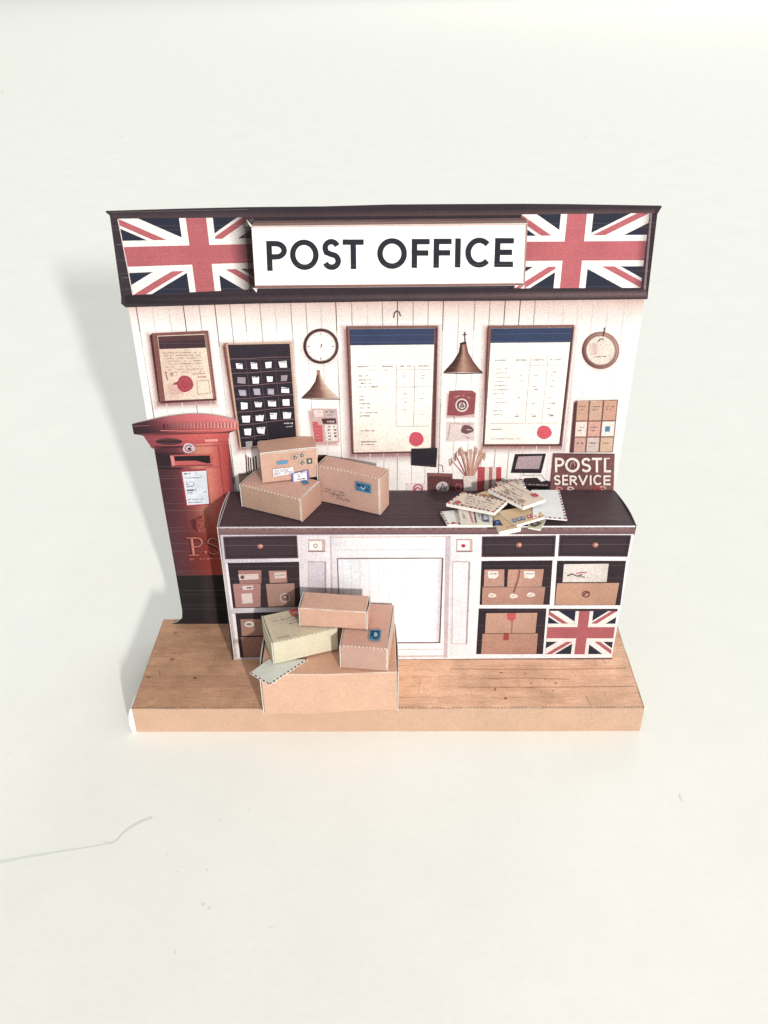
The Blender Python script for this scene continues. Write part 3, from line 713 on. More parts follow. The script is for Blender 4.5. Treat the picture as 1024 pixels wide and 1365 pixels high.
for i in range(9):
    k, r = i % 3, i//3; u0_, u1_ = (.015, .33, .67)[k], (.29, .63, .98)[k]; v0_, v1_ = vs_[r]
    q = Part('parcel', wallobj, M_print, parent=h)
    q.poly(W0, [rm(u0_, v0_+.01), rm(u0_, v1_), rm(u1_, v1_), rm(u1_, v0_+.01)], cc9[i], L2)
    if i == 5: q.poly(W0, [rm(.76, .5), rm(.76, .6), rm(.87, .6), rm(.87, .5)], C(96, 140, 178), L3)
    else:
        v = (v0_*.6+v1_*.4) if r else .12; q.scribble(W0, *rm(u0_+.05, v), *rm(u1_-.06, v), 1.9 if i in (6, 7) else 1.3, C(110, 78, 76), L3, .85)
        q.scribble(W0, *rm(u0_+.06, v+.06), *rm(u1_-.1, v+.06), 1.1, C(140, 104, 98), L3, .6)
# tablet
h = wp('tablet_screen', 'small grey screen in a black frame beside the wooden sign'); h.poly(W0, [(686.5, 605), (681, 630.2), (721.5, 630.4), (728, 604.4)], C(48, 38, 46), L1)
h.poly(W0, [(690.8, 608), (686.5, 624.4), (718.6, 624.6), (723, 607)], C(190, 166, 170), L2); h.stroke(W0, [(693, 626.8), (699, 632)], .5, C(120, 96, 100), L2)
h.stroke(W0, [(695, 633.5), (722, 633), (727, 640)], .8, C(190, 170, 168), L1)
h = wp('till', 'dark low till machine under the screen'); h.poly(W0, [(697, 640), (696, 656), (738, 656), (735, 642), (729, 640), (722, 642), (716, 636.5), (700, 637)], C(58, 42, 50), L1); h.scribble(W0, 700, 645, 730, 646, 2.2, C(104, 78, 84), L2, .6); h.scribble(W0, 702, 651, 730, 652, 2, C(30, 24, 30), L2, .8)
# wooden sign
h = wp('wooden_sign', 'brown wooden sign with hand painted words POSTL SERVICE')
h.grad(W0, [(737.5, 604), (819.3, 604.6), (817.6, 656), (733, 656)], lambda u, v: mixc(C(118, 72, 72), C(150, 104, 98), abs(u-.4)+.2*v), L2, 8, 4)
h.stroke(W0, [(737.6, 604), (819.2, 604.8)], 1, C(82, 50, 52), L3)
h.poly(W0, [(737, 606), (732, 656), (735, 656), (739, 606)], C(90, 54, 56), L1)
hl = wp('lettering', parent=h); lw = C(246, 232, 224, .78)
for ch, x0, x1 in (('P', 739.5, 752), ('O', 753, 772.5), ('S', 774.5, 787.5), ('T', 788.5, 802), ('L', 804.5, 814)):
    letter(hl, W0, ch, x0, 609, x1, 628.5, 3.1, lw, L4)
hl.stroke(W0, [(804.5, 610), (812.5, 609.8)], 1.5, lw, L4+.002); hl.stroke(W0, [(759.5, 622), (761, 616), (765, 614), (766, 620)], 1.6, C(190, 150, 140), L4)
for ch, x0, x1 in (('S', 738, 747), ('E', 749, 757), ('R', 759, 769), ('V', 770.5, 783), ('I', 785.5, 788.5), ('C', 790.5, 802), ('E', 804, 813.5)):
    letter(hl, W0, ch, x0, 632+random.uniform(-.6, .6), x1, 645.4, 2.4, lw, L4)
for (x, y, c_) in ((745, 650, C(226, 150, 148)), (760, 650, C(236, 205, 200)), (796, 650, C(190, 70, 76)), (803, 649.5, C(230, 180, 170))):
    hl.ell(W0, x, y, 5, 2.6, c_, L3, 14, .1); hl.ell(W0, x+.5, y+.2, 2, 1.2, C(130, 70, 74), L4, 8)
# brush jar, striped books, boxes behind the counter top
h = wp('brush_jar', 'white jar of dried stems behind the envelopes'); jar = wp('jar', parent=h); jar.poly(W0, [(617.5, 634), (619, 657), (636.5, 657), (635, 633.6)], C(236, 220, 214, .74), L2)
stm = wp('stems', parent=h)
for (x, y, w_, c_) in ((600.5, 610.5, 3.2, C(186, 110, 104)), (607, 604, 2.6, C(170, 96, 90)), (613, 597, 3, C(150, 92, 80)), (616, 600, 2.4, C(214, 168, 150)), (622, 601, 3.6, C(196, 126, 116)), (628, 598, 3.2, C(224, 178, 160)), (634, 596, 3.4, C(206, 150, 134)), (641, 599, 3.2, C(222, 176, 158)), (645, 603, 2.6, C(206, 150, 138))):
    stm.poly(W0, [(x-w_/2, y), (624.5+(x-622)*.25, 634), (626.5+(x-622)*.25, 634), (x+w_/2, y+2)], c_, L1)
    for q in range(7): stm.stroke(W0, [(x+random.uniform(-3, 3), y+random.uniform(-3, 6)), (x+random.uniform(-1, 1), y+10)], .8, mixc(c_, C(240, 200, 185), random.random()*.7), L1+.012)
h = wp('striped_box', 'red and white striped box beside the jar')
for x0, x1, c_ in ((637, 646.5, C(202, 88, 96)), (646.5, 652, C(240, 222, 214, .74)), (652, 656.5, C(196, 130, 124)), (656.5, 661.5, C(240, 222, 214, .74)), (661.5, 668.5, C(206, 92, 98))):
    h.poly(W0, [(x0, 622.4), (x0-.8, 657), (x1-.8, 657), (x1, 622.2)], c_, L1)
h = wp('small_card', 'white card with a red roundel above the counter edge'); h.poly(W0, [(541, 643.5), (541.5, 657), (569, 657), (569.5, 644)], C(240, 222, 218, .74), L1); h.ring(W0, 557.6, 650.5, 6.6, 6, 1.9, C(206, 96, 110), L2, 20); h.stroke(W0, [(553, 652), (557, 649), (562, 651.5)], 1.6, C(196, 88, 100), L3)
h = wp('dark_box', 'dark brown box with a white round label'); h.poly(W0, [(569.6, 630), (570, 657), (603, 657), (603.4, 631)], C(104, 62, 62), L1); h.poly(W0, [(569.6, 630), (569.8, 634), (603.3, 635), (603.4, 631)], C(140, 92, 86), L2); h.ell(W0, 590, 649.5, 8.6, 8.2, C(222, 208, 208), L2, 22); h.scribble(W0, 584, 648, 596, 652, 2.6, C(130, 100, 108), L3, .9); h.stroke(W0, [(586, 655), (590, 644), (594, 652)], 1.2, C(120, 90, 100), L3)
h.poly(W0, [(603.4, 638), (603, 657), (617.4, 657), (618.4, 638.6)], C(116, 62, 66), L1); h.ring(W0, 611, 649, 4.6, 5, 1.2, C(186, 116, 118), L2, 14)
h = wp('brush_rack', 'dark brushes standing behind the parcels'); 
for x in (328, 331, 334, 337.5, 341): h.stroke(W0, [(x, 607+random.uniform(-1, 3)), (x+1.5, 632)], 1.7, C(84, 50, 52), L1)
h.poly(W0, [(318, 631), (321, 656), (350, 656), (350, 631)], C(178, 138, 128), L1); h.stroke(W0, [(318, 631.5), (350, 631.5)], 1.2, C(110, 76, 74), L2)
h.poly(W0, [(424, 606), (424, 640), (436, 640), (436, 606)], C(96, 58, 58), L1)

# ================================================================== POST BOX (die-cut card in front of the wall)
pbx = thing('post_box', (-5.4, D-.05, T), 'red paper pillar post box with black foot, left of the counter', 'post box')
PB = Surf((0, D-.075, 0), (1, 0, 0), (0, 0, 1), (0, -1, 0))
PBb = Surf((0, D-.022, 0), (1, 0, 0), (0, 0, 1), (0, -1, 0))
bk = Part('card_body', pbx, M_card)
outb = [(176, 565.5), (178.6, 578.6), (191.8, 581), (200, 587), (202.5, 592), (200.5, 596), (205.4, 597.2), (220, 683), (235, 767), (243, 814), (243, 824), (237, 829), (229, 832.6), (306, 833), (309, 700), (312, 640), (304.5, 588), (305.5, 577.5), (318.2, 571.8), (317.7, 561.8), (311, 558.8), (301, 556), (290, 553.8), (278, 552.3), (265, 551.6), (252, 551.8), (240, 552.8), (228, 554.4), (216, 556.3), (205, 558.6), (194, 561.2), (184, 563.4)]
fr_ = [PB.px(x, y, 0) for x, y in outb]
for q in fr_: q.z = max(q.z, T+.004)
bkk = [q+V((0, .05, 0)) for q in fr_]
bk.face(fr_, C(120, 62, 66)); bk.face(bkk[::-1], C(245, 242, 236))
for i in range(len(fr_)): j = (i+1) % len(fr_); bk.face([fr_[i], bkk[i], bkk[j], fr_[j]], C(225, 215, 208))
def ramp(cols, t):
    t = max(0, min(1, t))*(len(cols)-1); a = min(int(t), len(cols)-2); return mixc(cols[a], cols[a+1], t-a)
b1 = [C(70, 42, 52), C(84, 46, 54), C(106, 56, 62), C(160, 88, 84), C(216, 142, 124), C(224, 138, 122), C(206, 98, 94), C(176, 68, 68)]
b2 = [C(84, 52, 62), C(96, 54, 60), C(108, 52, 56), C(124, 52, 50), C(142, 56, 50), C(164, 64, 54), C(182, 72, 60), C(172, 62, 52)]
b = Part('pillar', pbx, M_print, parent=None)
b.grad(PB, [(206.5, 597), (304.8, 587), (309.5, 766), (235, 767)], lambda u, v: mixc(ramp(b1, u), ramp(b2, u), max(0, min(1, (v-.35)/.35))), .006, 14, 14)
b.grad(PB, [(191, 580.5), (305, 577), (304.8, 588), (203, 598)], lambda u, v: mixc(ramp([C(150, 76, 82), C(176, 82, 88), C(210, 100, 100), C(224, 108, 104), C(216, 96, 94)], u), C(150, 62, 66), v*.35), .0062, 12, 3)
b.ell(PB, 225.5, 588.5, 18, 4.3, C(70, 42, 50), .012, 22); b.poly(PB, [(273, 585.5), (274, 588.8), (291, 588), (290, 584.6)], C(246, 170, 160), .012)
b.stroke(PB, [(206, 595.6), (245, 595.2)], 1.6, C(46, 28, 36), .014); b.stroke(PB, [(206, 604), (246, 603.8)], .9, C(44, 28, 36), .014)
b.stroke(PB, [(246, 595), (291, 593.6)], .8, C(170, 70, 74), .014); b.stroke(PB, [(291, 593.5), (299, 662)], .9, C(150, 60, 60), .014); b.stroke(PB, [(211, 624.5), (243, 624.5)], 1, C(40, 26, 34), .014); b.stroke(PB, [(272, 622.5), (295, 622)], .8, C(160, 66, 64), .014)
b.poly(PB, [(207.5, 605), (210.5, 624), (228, 624), (226, 606)], C(48, 32, 40), .010)
for y in (637.5, 670.5, 702.8, 733, 763): b.stroke(PB, [(PBx := 214+(y-637)*.165, y), (244, y)], .6, C(122, 84, 92), .016)
cap = Part('cap', pbx, M_print, label='flared ribbed cap of the post box')
tp = [(176, 565.5), (184, 563.4), (194, 561.2), (205, 558.6), (216, 556.3), (228, 554.4), (240, 552.8), (252, 551.8), (265, 551.6), (278, 552.3), (290, 553.8), (301, 556), (311, 558.8), (317.7, 561.8)]
bt = [(178.6, 578.6), (187, 578), (197, 577.6), (208, 577.3), (219, 577.2), (230, 577.2), (242, 577.2), (254, 577), (266, 576.8), (278, 576.4), (290, 575.8), (301, 574.8), (311, 573.4), (318.2, 571.8)]
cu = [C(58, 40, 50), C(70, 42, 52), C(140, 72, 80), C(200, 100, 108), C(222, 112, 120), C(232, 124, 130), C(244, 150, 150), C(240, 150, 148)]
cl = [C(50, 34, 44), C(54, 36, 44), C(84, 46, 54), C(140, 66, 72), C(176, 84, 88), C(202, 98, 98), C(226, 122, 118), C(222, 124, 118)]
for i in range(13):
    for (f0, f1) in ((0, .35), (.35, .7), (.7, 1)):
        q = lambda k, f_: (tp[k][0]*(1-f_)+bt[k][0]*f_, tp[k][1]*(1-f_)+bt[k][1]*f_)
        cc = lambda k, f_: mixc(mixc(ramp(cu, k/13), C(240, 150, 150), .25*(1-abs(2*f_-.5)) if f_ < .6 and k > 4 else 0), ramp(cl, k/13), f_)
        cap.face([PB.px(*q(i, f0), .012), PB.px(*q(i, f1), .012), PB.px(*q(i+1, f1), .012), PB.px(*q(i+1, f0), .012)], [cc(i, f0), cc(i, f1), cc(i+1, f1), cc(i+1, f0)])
cap.stroke(PB, [(178, 567.5), (200, 566.6)], 1, C(150, 90, 98), .02)
for i in range(22):
    x = 218+i*4.5; t = (x-218)/99; yy = 568.4-1.2*math.sin(t*3.1)-t*1.4
    cap.poly(PB, [(x, yy-3.6), (x+.2, yy+3.4), (x+2.0, yy+3.3), (x+1.8, yy-3.7)], mixc(C(70, 34, 42), C(252, 196, 186), t**.8), .02)
    if i > 8: cap.poly(PB, [(x+2.2, yy-3.4), (x+2.3, yy+3), (x+3.3, yy+3), (x+3.2, yy-3.4)], C(196, 84, 88), .021)
cap.stroke(PB, [(214, 573.4), (250, 574), (300, 572.4), (318, 568.5)], 1.0, C(232, 140, 136), .022)
s_ = Part('posting_slot', pbx, M_print, parent=b)
s_.poly(PB, [(227, 606.5), (230, 621.5), (285, 620.5), (283, 604.6)], C(206, 104, 102), .018); s_.poly(PB, [(227, 606.5), (230, 621.5), (234, 620), (231.5, 608)], C(226, 150, 146), .024)
s_.poly(PB, [(232.5, 607.6), (233.6, 614), (248, 613.6), (262, 613.5), (276, 617), (281, 616.6), (280, 606.6)], C(38, 26, 32), .026); s_.stroke(PB, [(231, 620.4), (284, 619.4)], 1.2, C(152, 60, 62), .028)
s_ = Part('emblem', pbx, M_print, parent=b, label='white and black crest on the post box'); s_.ell(PB, 252, 596.8, 8.2, 6.6, C(226, 200, 208), .024, 18, .05); s_.stroke(PB, arc(252, 597, 5, 4, 30, 330, 10), 1.1, C(100, 56, 72), .03); s_.ell(PB, 253, 597.6, 2.4, 2, C(80, 46, 58), .036, 10)
s_ = Part('collection_plate', pbx, M_print, parent=b, label='white collection notice on the post box')
s_.poly(PB, [(240.5, 626.5), (248.5, 674.5), (281, 672.5), (275, 624.5)], C(182, 64, 70), .018); s_.poly(PB, [(243, 628.5), (250, 672.6), (279, 670.8), (275.2, 626.5)], C(222, 226, 236, .78), .026)
for (x, y, w_, h_) in ((246, 631, 9, 1.8), (247, 636.5, 22, 1), (248, 642, 14, .8), (248.6, 645, 11, 2), (249, 648, 9, 1.4), (249.5, 653, 12, 4), (250, 656.5, 7, 1.2), (251, 665, 20, 1.2), (251.5, 669, 17, 1.2), (272, 655, 4, .8)): s_.scribble(PB, x, y, x+w_, y-.6, h_, C(66, 68, 92), .032, .9)
s_ = Part('raised_lettering', pbx, M_print, parent=b, label='raised letters P.S under a crest')
gl, gd = C(196, 112, 98), C(74, 28, 34)
# crest
for i in range(26):
    a = random.uniform(0, 6.28); r_ = random.uniform(2, 11); x, y = 269+r_*math.cos(a)*.9, 697+r_*math.sin(a)*1.1
    s_.stroke(PB, [(x, y), (x+random.uniform(-3, 3), y+random.uniform(-3, 3)), (x+random.uniform(-3, 4), y+random.uniform(1, 4))], .9, mixc(C(206, 112, 94), C(110, 40, 42), random.random()*1.1 if x < 268 else .2), .014)
s_.poly(PB, [(254, 694), (258, 705), (264, 708), (262, 696), (258, 691)], C(96, 40, 44), .013)
for i in range(9):
    a = math.radians(200+i*20); s_.stroke(PB, [(268+7*math.cos(a), 699+8*math.sin(a)), (268+11*math.cos(a+.3), 699+12*math.sin(a+.3))], 1.5, C(196, 104, 88) if i > 3 else C(96, 38, 42), .016)
s_.ring(PB, 268, 700, 6.5, 7, 1.6, C(188, 96, 82), .017, 18, C(110, 44, 46))
# P with serifs, dark side then light face
for dx, dy, c_, l_ in ((-1.6, 1.2, gd, .018), (0, 0, gl, .024)):
    X = lambda a: a+dx
    s_.stroke(PB, [(X(255.5), 717+dy), (X(258.5), 739+dy)], 3, c_, l_); s_.stroke(PB, [(X(249), 716.4+dy), (X(262), 716+dy)], 1.6, c_, l_+.001); s_.stroke(PB, [(X(252), 739.6+dy), (X(266), 739+dy)], 1.6, c_, l_+.001)
    s_.stroke(PB, [(X(256), 716.6+dy)]+[(X(a), b_+dy) for a, b_ in arc(263, 722.2, 6.4, 5.8, -90, 90, 8)]+[(X(257.5), 728+dy)], 1.9, c_, l_+.002)
    s_.ell(PB, X(274.5), 735+dy, 1.8, 1.8, c_, l_+.002, 10)
    s_.stroke(PB, [(X(a), b_+dy) for a, b_ in arc(283.5, 721.5, 6, 4.8, -20, -200, 8)+arc(285.5, 732.5, 7, 5.6, -70, 150, 9)], 2.2, c_, l_+.002)
s_.stroke(PB, [(256.6, 717.5), (259.4, 738)], .9, C(236, 176, 156), .03); s_.stroke(PB, [(a+.8, b_-.5) for a, b_ in arc(263, 722.2, 6.4, 5.8, -80, 40, 6)], .8, C(232, 170, 150), .03)
s_.stroke(PB, [(a+.6, b_-.6) for a, b_ in arc(283.5, 721.5, 6, 4.8, -120, -200, 5)], .8, C(232, 170, 150), .03)
s_.scribble(PB, 253, 745, 300, 743.4, 3, C(178, 74, 60), .018, .8)
s_ = Part('foot', pbx, M_print, label='black foot of the post box')
ft = [(235, 767), (243, 814), (243, 824), (237, 829), (230, 832), (306, 832.4), (309, 766)]
pts = [PB.px(x, y, .008) for x, y in ft]
for q in pts: q.z = max(q.z, T+.006)
s_.face(pts, C(38, 31, 35)); s_.stroke(PB, [(240, 792), (308, 792)], .7, C(66, 58, 62), .014); s_.grad(PB, [(262, 768), (290, 768), (292, 830), (268, 830)], lambda u, v: mixc(C(38, 31, 35), C(58, 44, 46), 1-abs(2*u-1)), .012, 4, 3)

# ================================================================== COUNTER
ctr = thing('shop_counter', (1, 2.8, T), 'white paper shop counter with dark top, printed drawers and parcel shelves', 'counter')
yfb, yft = 2.0, 1.86
cFBL, cFBR, cFTL, cFTR = V((-4.50, yfb, T+.003)), V((6.52, yfb, T+.003)), V((-4.42, yft, ZC)), V((6.50, yft, ZC))
yb = D-.10
cBTL, cBTR = V((-4.40, yb, ZC+.02)), V((6.33, yb, ZC+.01)); cBBL, cBBR = V((-4.45, yb, T+.003)), V((6.4, yb, T+.003))
nrm = (cFBR-cFBL).cross(cFTL-cFBL).normalized()
if nrm.y > 0: nrm = -nrm
CF = Surf(cFBL, cFBR-cFBL, cFTL-cFBL, nrm)
cab = Part('cabinet', ctr, M_print, label='white panelled cabinet carcass')
cwh = C(236, 228, 228, .76)
def gridface(p, a, b, c_, d_, col, nu=10, nv=6):
    for i in range(nu):
        for j in range(nv):
            q = lambda u, v: a.lerp(b, u).lerp(d_.lerp(c_, u), v)
            cs = [(i/nu, j/nv), ((i+1)/nu, j/nv), ((i+1)/nu, (j+1)/nv), (i/nu, (j+1)/nv)]
            p.face([q(*x) for x in cs], [col(*x) for x in cs] if callable(col) else col)
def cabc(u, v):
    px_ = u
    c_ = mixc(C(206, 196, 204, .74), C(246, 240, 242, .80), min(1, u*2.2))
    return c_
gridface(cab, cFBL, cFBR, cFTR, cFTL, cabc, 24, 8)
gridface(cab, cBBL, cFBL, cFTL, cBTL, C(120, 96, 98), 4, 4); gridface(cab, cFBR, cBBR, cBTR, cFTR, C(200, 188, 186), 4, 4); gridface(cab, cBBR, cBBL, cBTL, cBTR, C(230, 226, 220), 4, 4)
gridface(cab, cBBL, cBBR, cFBR, cFBL, C(230, 226, 220), 4, 2)
cab.stroke(CF, [(308, 880.5), (560, 879.5), (816, 877.5)], 1.8, C(120, 92, 92), .004)
cab.stroke(CF, [(310.6, 880), (292.5, 712)], 1.6, C(62, 50, 60), .005)
top = Part('countertop', ctr, M_dark, label='dark brown worktop', wob=(.008, .7))
zt = V((0, 0, .012))
def topc(u, v): return mixc(C(84, 64, 72, .85), C(70, 52, 60, .85), .5+.5*noise.noise(V((u*3, v*6, 5))))
gridface(top, cFTL+zt, cFTR+zt, cBTR+zt, cBTL+zt, topc, 40, 10)
for v in (.33, .62):
    a, b = cFTL.lerp(cBTL, v)+zt*1.6, cFTR.lerp(cBTR, v)+zt*1.6
    for i in range(30):
        if random.random() < .8: q0, q1 = a.lerp(b, i/30), a.lerp(b, (i+1)/30); w_ = V((0, .011, 0)); top.face([q0-w_, q1-w_, q1+w_, q0+w_], C(112, 90, 96, .85))
lip = Part('front_lip', ctr, M_print, parent=top)
lip.grad(CF, [(291, 704), (846.5, 702.6), (846, 711.6), (291.5, 712.6)], lambda u, v: mixc(C(146, 112, 112), C(108, 80, 84), abs(v-.45)*1.6), .012, 24, 3)
for i in range(46):
    x = 294+i*12; lip.stroke(CF, [(x, 704.3), (x+random.uniform(2, 11), 704.3)], .7, C(196, 160, 154), .020)
# white score line at the back (printed perforation on the wall side)
for i in range(110):
    q = cBTL.lerp(cBTR, i/110+.001); q2 = cBTL.lerp(cBTR, i/110+.0045)
    top.face([q+V((0, -.03, .017)), q2+V((0, -.03, .017)), q2+V((0, -.008, .017)), q+V((0, -.008, .017))], C(150, 136, 138))
# end flaps of the counter
fp = Part('end_flap', ctr, M_print, label='bent side flap at the left end of the counter')
end_flap(fp, cBTL-V((0, 0, 4.6)), cFTL-cBTL, (0, 0, 1), (-1, 0, -.02), (cFTL-cBTL).length, 4.6, C(70, 62, 70), gap=.01, lean=.05, th=.025, m=.0, side=C(235, 228, 225))
fp = Part('end_flap', ctr, M_print, label='bent dark side flap at the right end of the counter')
end_flap(fp, cFTR-V((0, 0, .3)), (cBTR-cFTR)*.96, (0, 0, 1), (1, .05, 0), (cBTR-cFTR).length*.97, .3, C(88, 76, 80), gap=.0, lean=.07, th=.02, m=.0, side=C(96, 82, 86))
wline = Part('scored_edge', ctr, M_card, parent=top)
for (a, b) in ((cFTL, cBTL), (cFTR, cBTR)):
    for i in range(14):
        q0, q1 = a.lerp(b, i/14)+zt, a.lerp(b, (i+1)/14)+zt; s = 1 if a is cFTL else -1
        c_ = C(226, 214, 208) if s > 0 else C(86, 70, 74)
        wline.face([q0+V((-.012*s, 0, .004)), q0+V((.016*s, 0, .008)), q1+V((.016*s, 0, .008)), q1+V((-.012*s, 0, .004))], c_)
def cp(name, label=None, parent=None): return Part(name, ctr, M_print, parent=parent, label=label)
def drawer(q, kx, ky, label):
    d = cp('drawer', label); d.poly(CF, [q[0], q[3], q[2], q[1]], C(66, 52, 60), .006)
    d.stroke(CF, [q[0], q[1], q[2], q[3]], 1.1, C(104, 78, 84), .012, True)
    ins = [(q[0][0]+3, q[0][1]+3), (q[1][0]-3, q[1][1]+3), (q[2][0]-3, q[2][1]-3), (q[3][0]+3, q[3][1]-3)]
    d.stroke(CF, ins, .6, C(46, 36, 44), .014, True)
    k = cp('knob', parent=d); k.ell(CF, kx, ky+.8, 4.6, 4.4, C(50, 34, 40), .016, 16); k.ell(CF, kx, ky, 4, 3.6, C(176, 116, 104), .022, 16); k.ell(CF, kx+.8, ky-.8, 1.8, 1.5, C(240, 196, 180), .028, 10)
drawer([(298, 715.6), (395.5, 714), (397.3, 743.2), (301, 744.6)], 347.3, 727.6, 'dark drawer at the left end of the counter')
drawer([(643.2, 715.4), (740.8, 714), (738.9, 741.3), (642.5, 741.8)], 692, 725.9, 'dark drawer beside the right panel strip')
drawer([(746.5, 713.4), (841, 713.6), (836, 741.3), (744.5, 740.8)], 793.8, 725.9, 'dark drawer at the right end of the counter')
def hole(q, label):
    h = cp('shelf_opening', label); h.grad(CF, q, lambda u, v: mixc(C(48, 38, 46), C(64, 46, 52), u*.5+v*.3), .006, 4, 4); return h
def pbox(h, q, col, label=None, name='stored_parcel'):
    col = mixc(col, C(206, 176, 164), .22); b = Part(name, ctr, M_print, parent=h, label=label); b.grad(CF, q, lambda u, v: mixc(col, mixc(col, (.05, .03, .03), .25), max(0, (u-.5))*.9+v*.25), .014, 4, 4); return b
h = hole([(303, 750.4), (398.8, 748.6), (400.6, 808.8), (309.4, 810.6)], 'dark shelf opening with four small parcels, left end')
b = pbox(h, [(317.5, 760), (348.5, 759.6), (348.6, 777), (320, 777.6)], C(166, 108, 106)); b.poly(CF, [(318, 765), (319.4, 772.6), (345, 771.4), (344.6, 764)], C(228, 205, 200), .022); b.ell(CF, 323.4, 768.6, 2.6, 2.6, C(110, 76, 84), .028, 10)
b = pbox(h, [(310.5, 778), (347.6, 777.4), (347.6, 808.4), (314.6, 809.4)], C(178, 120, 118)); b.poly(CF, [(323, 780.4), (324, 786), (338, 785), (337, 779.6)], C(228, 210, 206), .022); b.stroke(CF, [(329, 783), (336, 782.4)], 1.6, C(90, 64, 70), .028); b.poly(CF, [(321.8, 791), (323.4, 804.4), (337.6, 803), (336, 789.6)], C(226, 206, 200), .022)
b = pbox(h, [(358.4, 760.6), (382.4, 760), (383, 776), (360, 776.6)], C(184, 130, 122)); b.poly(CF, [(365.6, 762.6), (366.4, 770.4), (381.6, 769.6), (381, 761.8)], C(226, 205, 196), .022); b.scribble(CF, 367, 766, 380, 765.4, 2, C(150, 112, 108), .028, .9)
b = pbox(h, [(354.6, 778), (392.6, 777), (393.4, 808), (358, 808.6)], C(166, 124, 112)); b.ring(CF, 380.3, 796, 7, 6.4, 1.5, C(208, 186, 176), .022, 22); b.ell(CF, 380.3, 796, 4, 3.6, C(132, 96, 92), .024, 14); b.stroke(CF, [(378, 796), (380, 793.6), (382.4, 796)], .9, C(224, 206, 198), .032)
h = hole([(313.6, 817.4), (402, 814.6), (402, 874), (320.4, 876.4)], 'dark shelf opening with two brown boxes, half hidden by the floor parcels')
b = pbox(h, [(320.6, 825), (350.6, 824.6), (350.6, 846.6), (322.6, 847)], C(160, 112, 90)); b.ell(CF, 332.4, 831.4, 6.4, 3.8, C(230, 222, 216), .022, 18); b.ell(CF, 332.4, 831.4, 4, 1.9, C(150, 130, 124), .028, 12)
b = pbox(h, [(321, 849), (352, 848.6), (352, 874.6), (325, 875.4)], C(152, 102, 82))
cab.poly(CF, [(300.5, 750), (308, 812), (311, 811), (303.5, 750)], C(240, 230, 230, .78), .008); cab.poly(CF, [(309.4, 818), (317, 877), (320.4, 876.6), (313.8, 818)], C(238, 226, 224, .78), .008)
# pilasters
for (x0, x1, bx, lab, bc) in ((402, 440, (411, 719, 433.6, 734.4), 'white panel strip with a pale badge, left of the cupboard door', C(170, 130, 124)), (601, 632, (608.4, 718, 630, 734.6), 'white panel strip with a red dotted badge, right of the cupboard door', C(196, 50, 70))):
    pl = cp('pilaster', lab); q = 1 if x0 > 500 else 0
    rx0, rx1 = (603.8, 626) if q else (411.4, 434)
    pl.grad(CF, [(x0, 714), (x1+2, 713.6), (x1-(3 if q else 1), 874), (x0-(2 if q else -4), 875)], lambda u, v: mixc(C(226, 216, 222, .76), C(246, 240, 242, .8), .6*u+.4*q), .006, 4, 4)
    yb_ = 857.6 if q else 857
    pl.poly(CF, [(rx0, 748.5), (rx0+(-1 if q else 1), yb_), (rx1-(4 if q else 0), yb_), (rx1, 748.5)], C(240, 234, 238, .78) if q else C(214, 204, 214, .76), .012)
    pl.stroke(CF, [(rx0, 748.5), (rx0+(-1 if q else 1), yb_)], .8, C(210, 190, 190, .76), .018); pl.stroke(CF, [(rx0, 748.5), (rx1, 748.5)], .9, C(196, 176, 178, .76), .018)
    pl.stroke(CF, [(rx1, 748.5), (rx1-(4 if q else 0), yb_)], 2, C(176, 158, 164, .76), .018); pl.stroke(CF, [(rx0, yb_), (rx1-(4 if q else 0), yb_)], .8, C(216, 198, 198, .76), .019)
    bg = cp('badge', parent=pl); bg.rect(CF, *bx, C(212, 184, 178, .72), .014); bg.rect(CF, bx[0]+1.4, bx[1]+1.6, bx[2]-4, bx[3]-1.8, C(246, 238, 234, .8), .022)
    mx, my = (bx[0]+bx[2])/2-1.4, (bx[1]+bx[3])/2
    if q: bg.ell(CF, mx, my+.4, 2.8, 2.4, bc, .03, 12)
    else: bg.ring(CF, mx, my, 3, 2.8, 1, bc, .03, 14)
    bg.stroke(CF, [(bx[0], bx[3]), (bx[2], bx[3])], .8, C(140, 100, 98), .03)
dr = cp('cupboard_door', 'wide white panelled cupboard door in the middle')
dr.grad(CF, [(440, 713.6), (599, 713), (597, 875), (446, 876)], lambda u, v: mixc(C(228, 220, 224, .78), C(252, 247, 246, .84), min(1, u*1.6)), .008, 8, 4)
dr.stroke(CF, [(440, 716), (598, 715)], 1.4, C(226, 196, 192, .76), .014); dr.stroke(CF, [(444, 733), (594, 732)], .8, C(222, 214, 222, .76), .014)
dr.poly(CF, [(594, 714), (591.5, 876), (596.5, 876), (600.5, 714)], C(206, 190, 196, .76), .016); dr.stroke(CF, [(440.8, 715), (445, 874)], 1.6, C(204, 192, 204, .76), .016)
dp = cp('door_panel', parent=dr)
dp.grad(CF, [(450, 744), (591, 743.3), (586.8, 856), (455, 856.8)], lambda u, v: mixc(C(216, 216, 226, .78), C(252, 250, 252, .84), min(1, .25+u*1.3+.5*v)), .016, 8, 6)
for x in (457, 468, 480, 492, 505, 519, 534, 550): dp.stroke(CF, [(x, 746), (x+1.2*(520-x)/60, 800)], .5, C(222, 220, 228, .8), .022)
dp.stroke(CF, [(450, 744), (591, 743.3)], 1.3, C(156, 134, 138), .024); dp.stroke(CF, [(450, 744), (455, 856.8)], 1.2, C(140, 114, 120), .025)
dp.stroke(CF, [(590.4, 743.3), (586.2, 856)], 1.7, C(112, 82, 86), .026); dp.stroke(CF, [(455, 856.4), (587, 855.8)], 1.3, C(112, 82, 86), .027)
dp.grad(CF, [(580, 745), (589.8, 745), (585.8, 855), (577, 855)], lambda u, v: mixc(C(250, 247, 250, .83), C(206, 196, 206, .76), u), .019, 3, 3)
